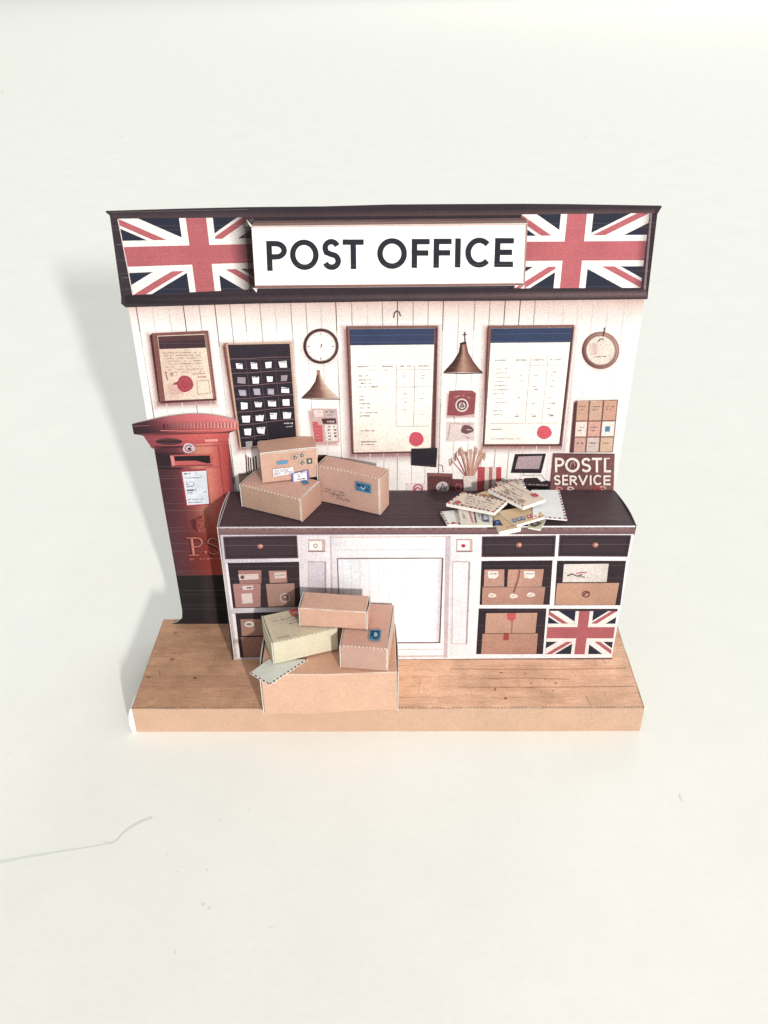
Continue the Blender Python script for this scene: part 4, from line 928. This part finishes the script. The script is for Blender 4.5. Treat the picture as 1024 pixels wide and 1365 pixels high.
dr.stroke(CF, [(450, 866), (592, 865)], 1, C(226, 204, 198, .78), .014); dr.stroke(CF, [(450, 875), (592, 874)], 1.5, C(206, 186, 186, .78), .014)
# right shelves
h = hole([(642, 747.6), (736.7, 746.8), (732.8, 806), (639.4, 806.2)], 'dark shelf opening with three tagged parcels')
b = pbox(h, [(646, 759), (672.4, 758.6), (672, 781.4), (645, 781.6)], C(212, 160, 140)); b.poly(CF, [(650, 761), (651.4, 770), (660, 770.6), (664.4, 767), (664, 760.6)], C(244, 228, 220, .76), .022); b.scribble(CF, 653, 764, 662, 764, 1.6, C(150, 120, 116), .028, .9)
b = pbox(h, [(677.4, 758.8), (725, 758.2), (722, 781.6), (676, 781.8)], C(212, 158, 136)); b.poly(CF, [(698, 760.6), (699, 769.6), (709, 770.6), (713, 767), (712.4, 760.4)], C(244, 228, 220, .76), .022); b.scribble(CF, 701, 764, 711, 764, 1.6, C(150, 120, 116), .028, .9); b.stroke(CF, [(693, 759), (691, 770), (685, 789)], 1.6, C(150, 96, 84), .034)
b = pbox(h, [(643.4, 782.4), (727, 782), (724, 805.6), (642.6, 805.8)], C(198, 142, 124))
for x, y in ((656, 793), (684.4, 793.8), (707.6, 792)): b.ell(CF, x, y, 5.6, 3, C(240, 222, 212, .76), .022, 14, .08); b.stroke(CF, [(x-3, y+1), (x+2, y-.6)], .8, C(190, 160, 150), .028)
h = hole([(742.8, 747.4), (834.6, 747.4), (827, 806.6), (738.9, 806.8)], 'dark shelf opening with a white parcel on a kraft one')
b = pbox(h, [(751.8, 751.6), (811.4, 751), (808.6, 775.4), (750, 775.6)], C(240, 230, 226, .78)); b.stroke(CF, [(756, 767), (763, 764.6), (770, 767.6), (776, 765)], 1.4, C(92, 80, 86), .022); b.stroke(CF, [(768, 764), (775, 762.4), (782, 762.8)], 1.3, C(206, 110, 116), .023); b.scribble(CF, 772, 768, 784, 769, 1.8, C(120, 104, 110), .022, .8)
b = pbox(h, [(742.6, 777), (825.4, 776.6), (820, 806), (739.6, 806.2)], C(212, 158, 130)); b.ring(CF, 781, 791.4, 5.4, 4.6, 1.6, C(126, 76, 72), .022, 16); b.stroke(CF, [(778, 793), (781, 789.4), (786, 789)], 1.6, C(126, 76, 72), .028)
h = hole([(638.3, 811), (728.6, 811), (723.8, 871.8), (634.8, 871.8)], 'dark shelf opening with two kraft parcels tied in red')
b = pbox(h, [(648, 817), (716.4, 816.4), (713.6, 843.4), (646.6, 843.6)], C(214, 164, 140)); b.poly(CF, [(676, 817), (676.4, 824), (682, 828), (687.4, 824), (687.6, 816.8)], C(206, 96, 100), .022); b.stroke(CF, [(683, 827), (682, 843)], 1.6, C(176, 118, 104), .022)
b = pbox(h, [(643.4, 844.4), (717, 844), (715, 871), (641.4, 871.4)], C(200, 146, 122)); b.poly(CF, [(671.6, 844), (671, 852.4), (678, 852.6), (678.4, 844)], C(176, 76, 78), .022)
h = hole([(732.6, 811.4), (823.6, 811.4), (823, 815), (731.4, 815)], 'narrow dark gap above the flag panel')
fp = cp('flag_panel', 'union flag printed on the lower right panel'); union_flag(fp, CF, [(732, 814), (822.6, 814.2), (814.6, 871.6), (726.8, 871.6)], .52, 1.66, .012, .58)

# ================================================================== PARCELS
def yrot(th): return V((math.cos(th), math.sin(th), 0)), V((-math.sin(th), math.cos(th), 0))
Z3 = V((0, 0, 1))
def parcel(name, prm, z0, cols, label, group, dots=(), flap=None, wob=(.03, .8), edge=None, cat='parcel'):
    x, y, th, w, d, h = prm; ex, ey = yrot(th)
    cen = V((x, y, z0))+ex*w/2+ey*d/2
    r = thing(name, cen, label, cat, group)
    b = Part('box', r, M_kraft, wob=wob)
    S = fold_box(b, (x, y, z0), ex, ey, Z3, w, d, h, cols, dots=dots, edge=edge)
    o = V((x, y, z0))
    for f in (flap or ()):
        side, lean, col = f
        fpp = Part('end_flap', r, M_card)
        if side == 'left': end_flap(fpp, o+ey*d, -ey, Z3, -ex, d, h, col, gap=.003, lean=lean*.7)
        elif side == 'right': end_flap(fpp, o+ex*w, ey, Z3, ex, d, h, col, gap=.003, lean=lean*.7)
        elif side == 'top': end_flap(fpp, o+Z3*h, ex, ey, Z3, w, d, col, gap=.004, lean=lean*.6)
    return r, b, S
GC, GF = 'parcels on the counter top', 'parcels piled on the floor'
k1 = C(204, 168, 148); k1t = C(196, 154, 138, .85); k1r = C(206, 158, 140)
zA = ZC+.035
pa = (-3.92, 2.80, -.434, 1.84, 1.05, .70)
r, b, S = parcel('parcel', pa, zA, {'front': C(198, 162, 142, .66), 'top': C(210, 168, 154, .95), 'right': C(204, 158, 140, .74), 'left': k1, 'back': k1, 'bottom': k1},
                 'flat brown parcel on the counter with a smaller parcel on top of it', GC, dots=(0,), flap=[('left', .04, C(235, 228, 215)), ('right', .02, C(206, 160, 142, .74))])
st = Part('postage_stamp', r, M_print, label='blue stamp peeping out under the upper parcel'); St = S['top']; zz = 4.267
st.poly(St, [(402, 643), (404, 647.6), (412, 646), (410, 642.5)], C(72, 128, 176, .9), .05)
pb = (-3.31, 2.78, .235, 1.50, .66, .885)
zB = zA+.70+.045
r, b, S = parcel('parcel', pb, zB, {'front': C(226, 182, 162, .68), 'top': C(206, 160, 138, .9), 'right': C(210, 160, 140), 'left': k1, 'back': k1, 'bottom': k1},
                 'small tan parcel covered with labels and stamps, topmost on the counter', GC, flap=[('top', .05, C(206, 162, 142, .88)), ], wob=(.02, .9))
Sf = S['front']
st = Part('address_label', r, M_print)
m3 = lambda x, y: (300+x/4.267, 560+y/4.267)
st.poly(Sf, [m3(296, 232), m3(299, 252), m3(358, 242), m3(355, 226)], C(104, 168, 214), .036)
st.poly(Sf, [m3(270, 276), m3(275, 318), m3(392, 300), m3(386, 262)], C(240, 236, 240, .8), .040)
for i in range(4): st.scribble(Sf, *m3(278, 284+i*8), *m3(376-8*i, 270+i*8), 1.1, C(150, 140, 160), .050, .7)
for i in range(3): st.scribble(Sf, *m3(360, 290+i*7), *m3(384, 286+i*7), 1.1, C(110, 130, 180), .050, .8)
st2 = Part('barcode_label', r, M_print)
st2.poly(Sf, [m3(376, 298), m3(380, 354), m3(480, 344), m3(474, 276)], C(128, 120, 186), .044)
st2.poly(Sf, [m3(388, 300), m3(390, 350), m3(466, 342), m3(462, 282)], C(244, 240, 246, .8), .048)
st2.scribble(Sf, *m3(394, 296), *m3(458, 288), 1.4, C(110, 100, 130), .056, .8); st2.scribble(Sf, *m3(396, 316), *m3(456, 309), 2.6, C(46, 42, 56), .056, .9); st2.scribble(Sf, *m3(396, 332), *m3(456, 326), 1.8, C(60, 56, 70), .056, .9); st2.scribble(Sf, *m3(410, 304), *m3(440, 300), 1.2, C(110, 100, 130), .056, .9)
for (x, y) in ((397, 208), (437, 196), (439, 238)):
    s_ = Part('postage_stamp', r, M_print); s_.poly(Sf, [m3(x-19, y-14), m3(x-17, y+15), m3(x+17, y+12), m3(x+15, y-16)], C(228, 206, 190), .040); s_.ell(Sf, *m3(x, y), 2.9, 2.7, C(128, 112, 112), .048, 12, .1); s_.ell(Sf, m3(x, y)[0]+.4, m3(x, y)[1], 1.3, 1.2, C(210, 196, 188), .055, 8)
s_ = Part('postage_stamp', r, M_print, label='small dark green stamp'); s_.poly(Sf, [m3(464, 216), m3(467, 246), m3(496, 243), m3(494, 213)], C(60, 92, 84), .040); s_.ell(Sf, *m3(480, 228), 1.9, 2.2, C(206, 214, 204), .048, 10, .1)
st.scribble(Sf, *m3(240, 362), *m3(368, 344), 1.0, C(206, 120, 100), .036, .9)
pc = (-1.85, 3.05, -.391, 1.79, .60, 1.13)
r, b, S = parcel('parcel', pc, zA-.005, {'front': C(210, 168, 154, .70), 'top': C(212, 170, 156, .93), 'right': C(224, 180, 160, .72), 'left': k1, 'back': k1, 'bottom': k1},
                 'upright oblong brown parcel with a blue stamp, standing right on the counter pile', GC, dots=(0,), flap=[('left', .02, C(215, 180, 160)), ('right', .035, C(222, 178, 158, .74))])
Sf = S['front']
st = Part('postage_stamp', r, M_print, label='blue stamp')
st.poly(Sf, [m3(745, 344), m3(748, 396), m3(834, 416), m3(836, 364)], C(110, 158, 186), .04); st.poly(Sf, [m3(750, 349), m3(752, 393), m3(830, 410), m3(831, 367)], C(64, 122, 160), .048)
st.scribble(Sf, *m3(756, 362), *m3(824, 378), 3, C(24, 50, 80), .056, .8, 0); st.scribble(Sf, *m3(758, 378), *m3(824, 394), 4, C(30, 62, 92), .056, .7, 0); st.stroke(Sf, [m3(778, 370), m3(790, 388), m3(804, 376)], 1.4, C(180, 206, 214), .062)
ad = Part('handwriting', r, M_print)
for i, (x0, x1) in enumerate(((576, 694), (574, 690), (602, 660), (616, 716), (640, 716))):
    y = 388+i*14; ad.scribble(Sf, *m3(x0, y), *m3(x1, y+(x1-x0)*.22), 1.25, C(116, 86, 80), .04, .85)
# floor pile
pd = (-3.33, -.215, .033, 3.60, 2.0, 1.39)
zD = T+.02
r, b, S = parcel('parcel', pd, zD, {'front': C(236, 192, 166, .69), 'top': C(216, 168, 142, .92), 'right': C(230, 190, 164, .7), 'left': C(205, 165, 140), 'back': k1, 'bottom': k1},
                 'largest plain kraft parcel at the bottom of the floor pile', GF, flap=[('left', .07, C(246, 240, 232, .76)), ('right', .05, C(246, 232, 220, .76))], wob=(.035, .6))
zE = zD+1.39+.03
pe = (-3.0, .165, .34, 1.79, 1.20, .755)
cr = C(226, 214, 186, .72)
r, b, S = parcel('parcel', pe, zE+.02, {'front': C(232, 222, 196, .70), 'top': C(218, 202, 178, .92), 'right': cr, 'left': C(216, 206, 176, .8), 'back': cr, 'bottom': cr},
                 'cream parcel with written address on its top, left in the floor pile', GF, dots=(0, 2, 4), flap=[('left', .02, C(222, 210, 180, .78))], wob=(.025, .8), edge=C(170, 160, 140))
St = S['top']; m8 = lambda x, y: (320+x/4.452, 780+y/4.452)
ad = Part('handwriting', r, M_print)
for (a, b_) in (((240, 214), (345, 190)), ((262, 226), (350, 205)), ((284, 238), (352, 222)), ((215, 322), (330, 300)), ((198, 222), (230, 216))): ad.scribble(St, *m8(*a), *m8(*b_), 1.3, C(120, 100, 86), .04, .85)
st = Part('postage_stamp', r, M_print, label='red stamp half hidden under the top parcel'); st.poly(St, [m8(292, 152), m8(306, 190), m8(362, 186), m8(352, 140)], C(196, 84, 76, .9), .04); st.ell(St, *m8(330, 172), 4.5, 2, C(226, 180, 170), .05, 12)
pf = (-1.215, .045, -.094, 1.215, 1.86, .76)
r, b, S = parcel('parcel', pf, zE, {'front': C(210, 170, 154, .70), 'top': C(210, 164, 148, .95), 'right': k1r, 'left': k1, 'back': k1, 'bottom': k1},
                 'long brown parcel with a blue stamp on top, right in the floor pile', GF, dots=(0, 5), flap=[('left', .015, C(240, 232, 222)), ('right', .02, C(226, 190, 168, .8))], wob=(.025, .8))
St = S['top']; m5 = lambda x, y: (430+x/4.655, 690+y/4.655)
st = Part('postage_stamp', r, M_print, label='blue stamp'); st.poly(St, [m5(294, 702), m5(286, 768), m5(354, 772), m5(368, 702)], C(120, 164, 190, .9), .04); st.poly(St, [m5(300, 706), m5(292, 762), m5(350, 767), m5(363, 707)], C(68, 124, 160, .9), .048)
for i in range(4): st.scribble(St, *m5(300, 718+i*13), *m5(356, 720+i*13), 2.1, C(24, 48, 80, .9), .058, .7, 0)
st.ell(St, *m5(330, 738), 2.6, 3.2, C(150, 186, 204, .9), .062, 12, .1)
zG = zE+.02+.755+.04
pg = (-2.31, .80, -.094, 1.775, .72, .60)
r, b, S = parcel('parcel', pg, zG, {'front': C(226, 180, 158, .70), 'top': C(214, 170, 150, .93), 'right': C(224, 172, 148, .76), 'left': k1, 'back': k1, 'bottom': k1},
                 'small plain kraft parcel lying on top of the floor pile', GF, flap=[('left', .015, C(240, 230, 220)), ('right', .05, C(222, 172, 150, .76))], wob=(.025, .9))

# ================================================================== ENVELOPES
def envelope(px4, z, th, col, label, group=None, border=None, tilt=(0, 0, 0, 0), name='envelope', sidec=None):
    """px4: photo corners in order; each corner at height z+tilt"""
    c3 = []
    for (x, y), t in zip(px4, tilt):
        S = Surf((0, 0, z+t), (1, 0, 0), (0, 1, 0), (0, 0, 1)); c3.append(S.px(x, y))
    cen = sum(c3, V())/4; r = thing(name, cen-V((0, 0, th)), label, 'envelope', group)
    b = Part('paper', r, M_paper)
    nn = (c3[1]-c3[0]).cross(c3[3]-c3[0]).normalized()
    if nn.z < 0: nn = -nn
    def q(u, v, l=0.): return c3[0].lerp(c3[1], u).lerp(c3[3].lerp(c3[2], u), v)+nn*l
    N = 6; sc = sidec or C(248, 244, 238, .85)
    for i in range(N):
        for j in range(N):
            cs = [(i/N, j/N), ((i+1)/N, j/N), ((i+1)/N, (j+1)/N), (i/N, (j+1)/N)]
            b.face([q(*a) for a in cs], col); b.face([q(*a, -th) for a in cs[::-1]], sc)
    for a, b_ in (((0, 0), (1, 0)), ((1, 0), (1, 1)), ((1, 1), (0, 1)), ((0, 1), (0, 0))):
        b.face([q(*a), q(*b_), q(*b_, -th), q(*a, -th)], sc)
    lens = ((c3[1]-c3[0]).length, (c3[3]-c3[0]).length)
    def dab(u0, v0, u1, v1, c_, l=.008, par=b): par.face([q(u0, v0, l), q(u1, v0, l), q(u1, v1, l), q(u0, v1, l)], c_)
    if border:
        bo = Part('airmail_border', r, M_print)
        for e, L_ in ((0, lens[0]), (1, lens[1]), (2, lens[0]), (3, lens[1])):
            if border != 'all' and e not in border: continue
            n = max(4, int(L_/.115)); wd_ = .055
            for i in range(n):
                c_ = (C(200, 120, 118, .85), C(80, 80, 104, .85))[i % 2]
                a, b2 = (i+.15)/n, (i+.62)/n; sk = .03
                if e == 0: f = [(a, 0), (b2, 0), (b2+sk, wd_/lens[1]), (a+sk, wd_/lens[1])]
                elif e == 2: f = [(a, 1-wd_/lens[1]), (b2, 1-wd_/lens[1]), (b2+sk, 1), (a+sk, 1)]
                elif e == 3: f = [(0, a), (wd_/lens[0], a+sk), (wd_/lens[0], b2+sk), (0, b2)]
                else: f = [(1-wd_/lens[0], a+sk), (1, a), (1, b2), (1-wd_/lens[0], b2+sk)]
                f = [(min(1, u), min(1, v)) for u, v in f]
                bo.face([q(u, v, .009) for u, v in f], c_)
    S = Surf(c3[0], c3[1]-c3[0], c3[3]-c3[0], nn)
    return r, b, S, q
GE = 'envelopes heaped on the counter'
m4 = lambda x, y: (580+x/5.689, 635+y/5.689)
zt_ = ZC+.03
cream, whit, kr = C(234, 224, 212, .88), C(238, 236, 232, .92), C(220, 190, 154, .88)
# small stack at the left
r, b, S, q = envelope([m4(40, 268), m4(180, 253), m4(200, 362), m4(96, 366)], zt_+.10, .07, whit, 'small white airmail envelope at the left edge of the heap', GE, border=(3, 2))
st = Part('postage_stamp', r, M_print); st.poly(S, [m4(128, 349), m4(134, 362), m4(158, 360), m4(150, 347)], C(214, 96, 96, .9), .012)
# dark crest envelope at lower right
r, b, S, q = envelope([m4(700, 335), m4(842, 325), m4(800, 405), m4(708, 388)], zt_+.06, .035, C(226, 220, 192, .88), 'cream envelope with a black crest, lowest at the front right of the heap', GE)
st = Part('crest_print', r, M_print); st.ell(S, *m4(758, 362), 6, 4, C(96, 92, 92, .85), .012, 16, .12); st.ell(S, *m4(757, 360), 3, 2, C(190, 186, 170, .85), .018, 10, .1); st.scribble(S, *m4(780, 372), *m4(806, 352), 1.6, C(120, 112, 104), .012, .9)
# cream with stamps, mid-left
r, b, S, q = envelope([m4(175, 235), m4(440, 262), m4(437, 372), m4(195, 372)], zt_+.17, .05, cream, 'cream envelope with blue grey stamp and a striped band, front left of the heap', GE, tilt=(0.03, 0.03, 0, 0))
st = Part('postage_stamp', r, M_print, label='blue grey stamp'); st.poly(S, [m4(350, 282), m4(360, 345), m4(414, 350), m4(402, 290)], C(116, 126, 146, .9), .012); st.ell(S, *m4(382, 315), 3, 4, C(190, 192, 200, .9), .018, 12, .12); st.scribble(S, *m4(358, 335), *m4(408, 342), 2, C(70, 76, 100), .018, .9)
st = Part('stripe', r, M_print); st.poly(S, [m4(256, 264), m4(282, 354), m4(294, 354), m4(268, 266)], C(214, 132, 120, .9), .012); st.poly(S, [m4(294, 268), m4(308, 356), m4(318, 356), m4(303, 270)], C(70, 78, 112, .9), .012)
ad = Part('handwriting', r, M_print)
for i in range(3): ad.scribble(S, *m4(206+i*4, 284+i*16), *m4(236, 286+i*16), 1.5, C(140, 120, 110), .012, .8)
ad.scribble(S, *m4(330, 280), *m4(346, 345), 1.3, C(150, 130, 120), .012, .7)
# kraft pair at the front
r, b, S, q = envelope([m4(440, 290), m4(520, 270), m4(652, 385), m4(490, 420)], zt_+.19, .13, kr, 'kraft envelope with a dark blue stamp, pointing to the front of the counter', GE)
st = Part('postage_stamp', r, M_print, label='dark blue stamp'); st.poly(S, [m4(436, 342), m4(458, 372), m4(516, 374), m4(486, 330)], C(46, 62, 112, .9), .012); st.ell(S, *m4(474, 354), 2.4, 2, C(110, 126, 170, .9), .018, 10); st.scribble(S, *m4(540, 390), *m4(600, 376), 1, C(206, 110, 96), .012, .9)
r, b, S, q = envelope([m4(478, 262), m4(745, 222), m4(838, 305), m4(622, 368)], zt_+.27, .07, kr, 'kraft envelope with blue and red stamps in a row near its front edge', GE)
for (x, y, c_) in ((600, 338, C(92, 106, 152, .9)), (635, 328, C(104, 118, 160, .9)), (668, 320, C(92, 106, 152, .9)), (712, 308, C(186, 92, 92, .9)), (742, 300, C(200, 112, 104, .9))):
    st = Part('postage_stamp', r, M_print); st.poly(S, [m4(x-18, y-10), m4(x-6, y+16), m4(x+20, y+9), m4(x+10, y-15)], c_, .012); st.ell(S, *m4(x, y), 1.7, 1.4, mixc(c_, (.7, .68, .66), .5), .018, 10)
# right white airmail
r, b, S, q = envelope([m4(728, 103), m4(945, 103), m4(1003, 330), m4(745, 308)], zt_+.31, .03, C(234, 234, 234, .9), 'large plain white airmail envelope at the right end of the heap', GE, border=(1, 2), tilt=(0, -.08, -.16, -.02))
# kraft between
r, b, S, q = envelope([m4(285, 140), m4(420, 100), m4(500, 150), m4(400, 190)], zt_+.33, .05, kr, 'kraft envelope wedged behind, between the two big airmail ones', GE, tilt=(-.05, 0, 0, -.05))
ad = Part('handwriting', r, M_print); ad.scribble(S, *m4(330, 140), *m4(440, 150), 1.2, C(120, 92, 80), .012, .8)
# back strip
r, b, S, q = envelope([m4(462, 40), m4(665, 20), m4(690, 80), m4(500, 110)], zt_+.33, .04, cream, 'beige airmail envelope at the very back, mostly covered', GE, border=(0, 1), tilt=(0, 0, -.02, -.02))
ad = Part('handwriting', r, M_print)
for i in range(3): ad.scribble(S, *m4(520, 42+i*9), *m4(650, 36+i*10), 1.1, C(150, 126, 116), .012, .8)
# big left airmail
r, b, S, q = envelope([m4(208, 118), m4(548, 188), m4(450, 275), m4(85, 205)], zt_+.37, .10, C(232, 214, 198, .88), 'large beige airmail envelope with a small red stamp, left in the heap', GE, border='all', tilt=(.02, .06, 0, -.05))
ad = Part('handwriting', r, M_print)
for i in range(5): ad.scribble(S, *m4(215-i*12+30, 150+i*16), *m4(470-i*14, 200+i*15), 1.1, C(150, 126, 118), .012, .65)
ad.scribble(S, *m4(390, 175), *m4(420, 190), 4, C(170, 150, 142), .012, .8)
st = Part('postage_stamp', r, M_print, label='small red stamp'); st.poly(S, [m4(140, 200), m4(168, 216), m4(204, 200), m4(176, 184)], C(196, 96, 98, .9), .014)
# top airmail
r, b, S, q = envelope([m4(575, 34), m4(838, 172), m4(670, 232), m4(405, 98)], zt_+.46, .10, C(230, 212, 196, .88), 'large beige airmail envelope with a red stamp at its corner, topmost of the heap', GE, border=(2, 3), tilt=(.02, 0, .0, .06))
ad = Part('handwriting', r, M_print)
for i in range(7): ad.scribble(S, *m4(540-i*14, 50+i*13), *m4(700-i*14-(i % 3)*20, 132+i*9), 1.1, C(140, 116, 110), .012, .65)
ad.ell(S, *m4(548, 122), 3.4, 2.4, C(176, 156, 146, .9), .012, 14); ad.poly(S, [m4(625, 180), m4(655, 205), m4(690, 190), m4(660, 176)], C(170, 140, 130, .9), .014)
st = Part('postage_stamp', r, M_print, label='red stamp'); st.poly(S, [m4(722, 138), m4(748, 160), m4(792, 150), m4(762, 130)], C(196, 92, 96, .9), .016)
# envelope on the floor pile
r, b, S, q = envelope([m8(170, 440), m8(405, 440), m8(175, 594), m8(58, 522)], zE+.005, .018, C(226, 226, 216, .86), 'pale airmail envelope sticking out from under the cream parcel', None, border=None)
bo = Part('airmail_border', r, M_print)
for (a, b_), n in ((((58, 522), (175, 594)), 5), (((175, 594), (405, 440)), 11)):
    for i in range(n):
        t0, t1 = (i+.25)/n, (i+.68)/n; dx, dy = b_[0]-a[0], b_[1]-a[1]; h_ = math.hypot(dx, dy); ix, iy = dy/h_*8, -dx/h_*8
        P0 = (a[0]+dx*t0, a[1]+dy*t0); P1 = (a[0]+dx*t1, a[1]+dy*t1)
        bo.face([S.px(*m8(*w_), .006) for w_ in (P0, P1, (P1[0]+ix, P1[1]+iy), (P0[0]+ix, P0[1]+iy))], (C(176, 70, 80, .85), C(54, 56, 84, .85))[i % 2])

for q in Part.allp: q.done()

# ================================================================== LIGHT, WORLD, CAMERA
w = bpy.data.worlds.new('World'); scn.world = w; w.use_nodes = True
bg = w.node_tree.nodes['Background']; bg.inputs[0].default_value = (.97, .995, .975, 1); 
# the room is brighter towards the windows at the front right
wn = w.node_tree; wt = wn.nodes.new('ShaderNodeTexCoord'); wd_ = wn.nodes.new('ShaderNodeVectorMath'); wd_.operation = 'DOT_PRODUCT'
wd_.inputs[1].default_value = V((.72, -.60, .30)).normalized(); wn.links.new(wt.outputs['Generated'], wd_.inputs[0])
wm = wn.nodes.new('ShaderNodeMath'); wm.operation = 'MULTIPLY_ADD'; wm.inputs[1].default_value = .40; wm.inputs[2].default_value = .60
wn.links.new(wd_.outputs['Value'], wm.inputs[0]); wn.links.new(wm.outputs[0], bg.inputs[1])
la = bpy.data.lights.new('window_light', 'AREA'); la.shape = 'ELLIPSE'; la.size = 130; la.size_y = 300; la.energy = 152000000; la.color = (1, .972, .925)
lo = bpy.data.objects.new('window_light', la); COL.objects.link(lo)
dirv = V((.387, -.912, .300)).normalized(); tgt = V((0, 3, 5)); lo.location = tgt+dirv*4000
lo.rotation_euler = (-dirv).to_track_quat('-Z', 'Y').to_euler()
lb = bpy.data.lights.new('added_far_fill', 'AREA'); lb.shape = 'RECTANGLE'; lb.size = 260; lb.size_y = 160; lb.energy = 520000; lb.color = (1, .99, .95)  # unseen fill lamp, added to brighten the far table
ob2 = bpy.data.objects.new('added_far_fill', lb); COL.objects.link(ob2); ob2.location = (230, 520, 300)
ob2.rotation_euler = (ob2.location-V((0, 160, 0))).to_track_quat('Z', 'Y').to_euler()
cam = bpy.data.cameras.new('camera'); co = bpy.data.objects.new('camera', cam); COL.objects.link(co); scn.camera = co
from mathutils import Matrix
Mx = Matrix((RR, UU, -fw)).transposed().to_4x4(); Mx.translation = CP; co.matrix_world = Mx
cam.sensor_fit = 'VERTICAL'; cam.sensor_height = 36; cam.lens = 36*FPX/1365; cam.clip_start = .1; cam.clip_end = 3000
vs = scn.view_settings; vs.view_transform = 'Standard'; vs.look = 'None'; vs.exposure = 0; vs.gamma = 1; vs.use_curve_mapping = False
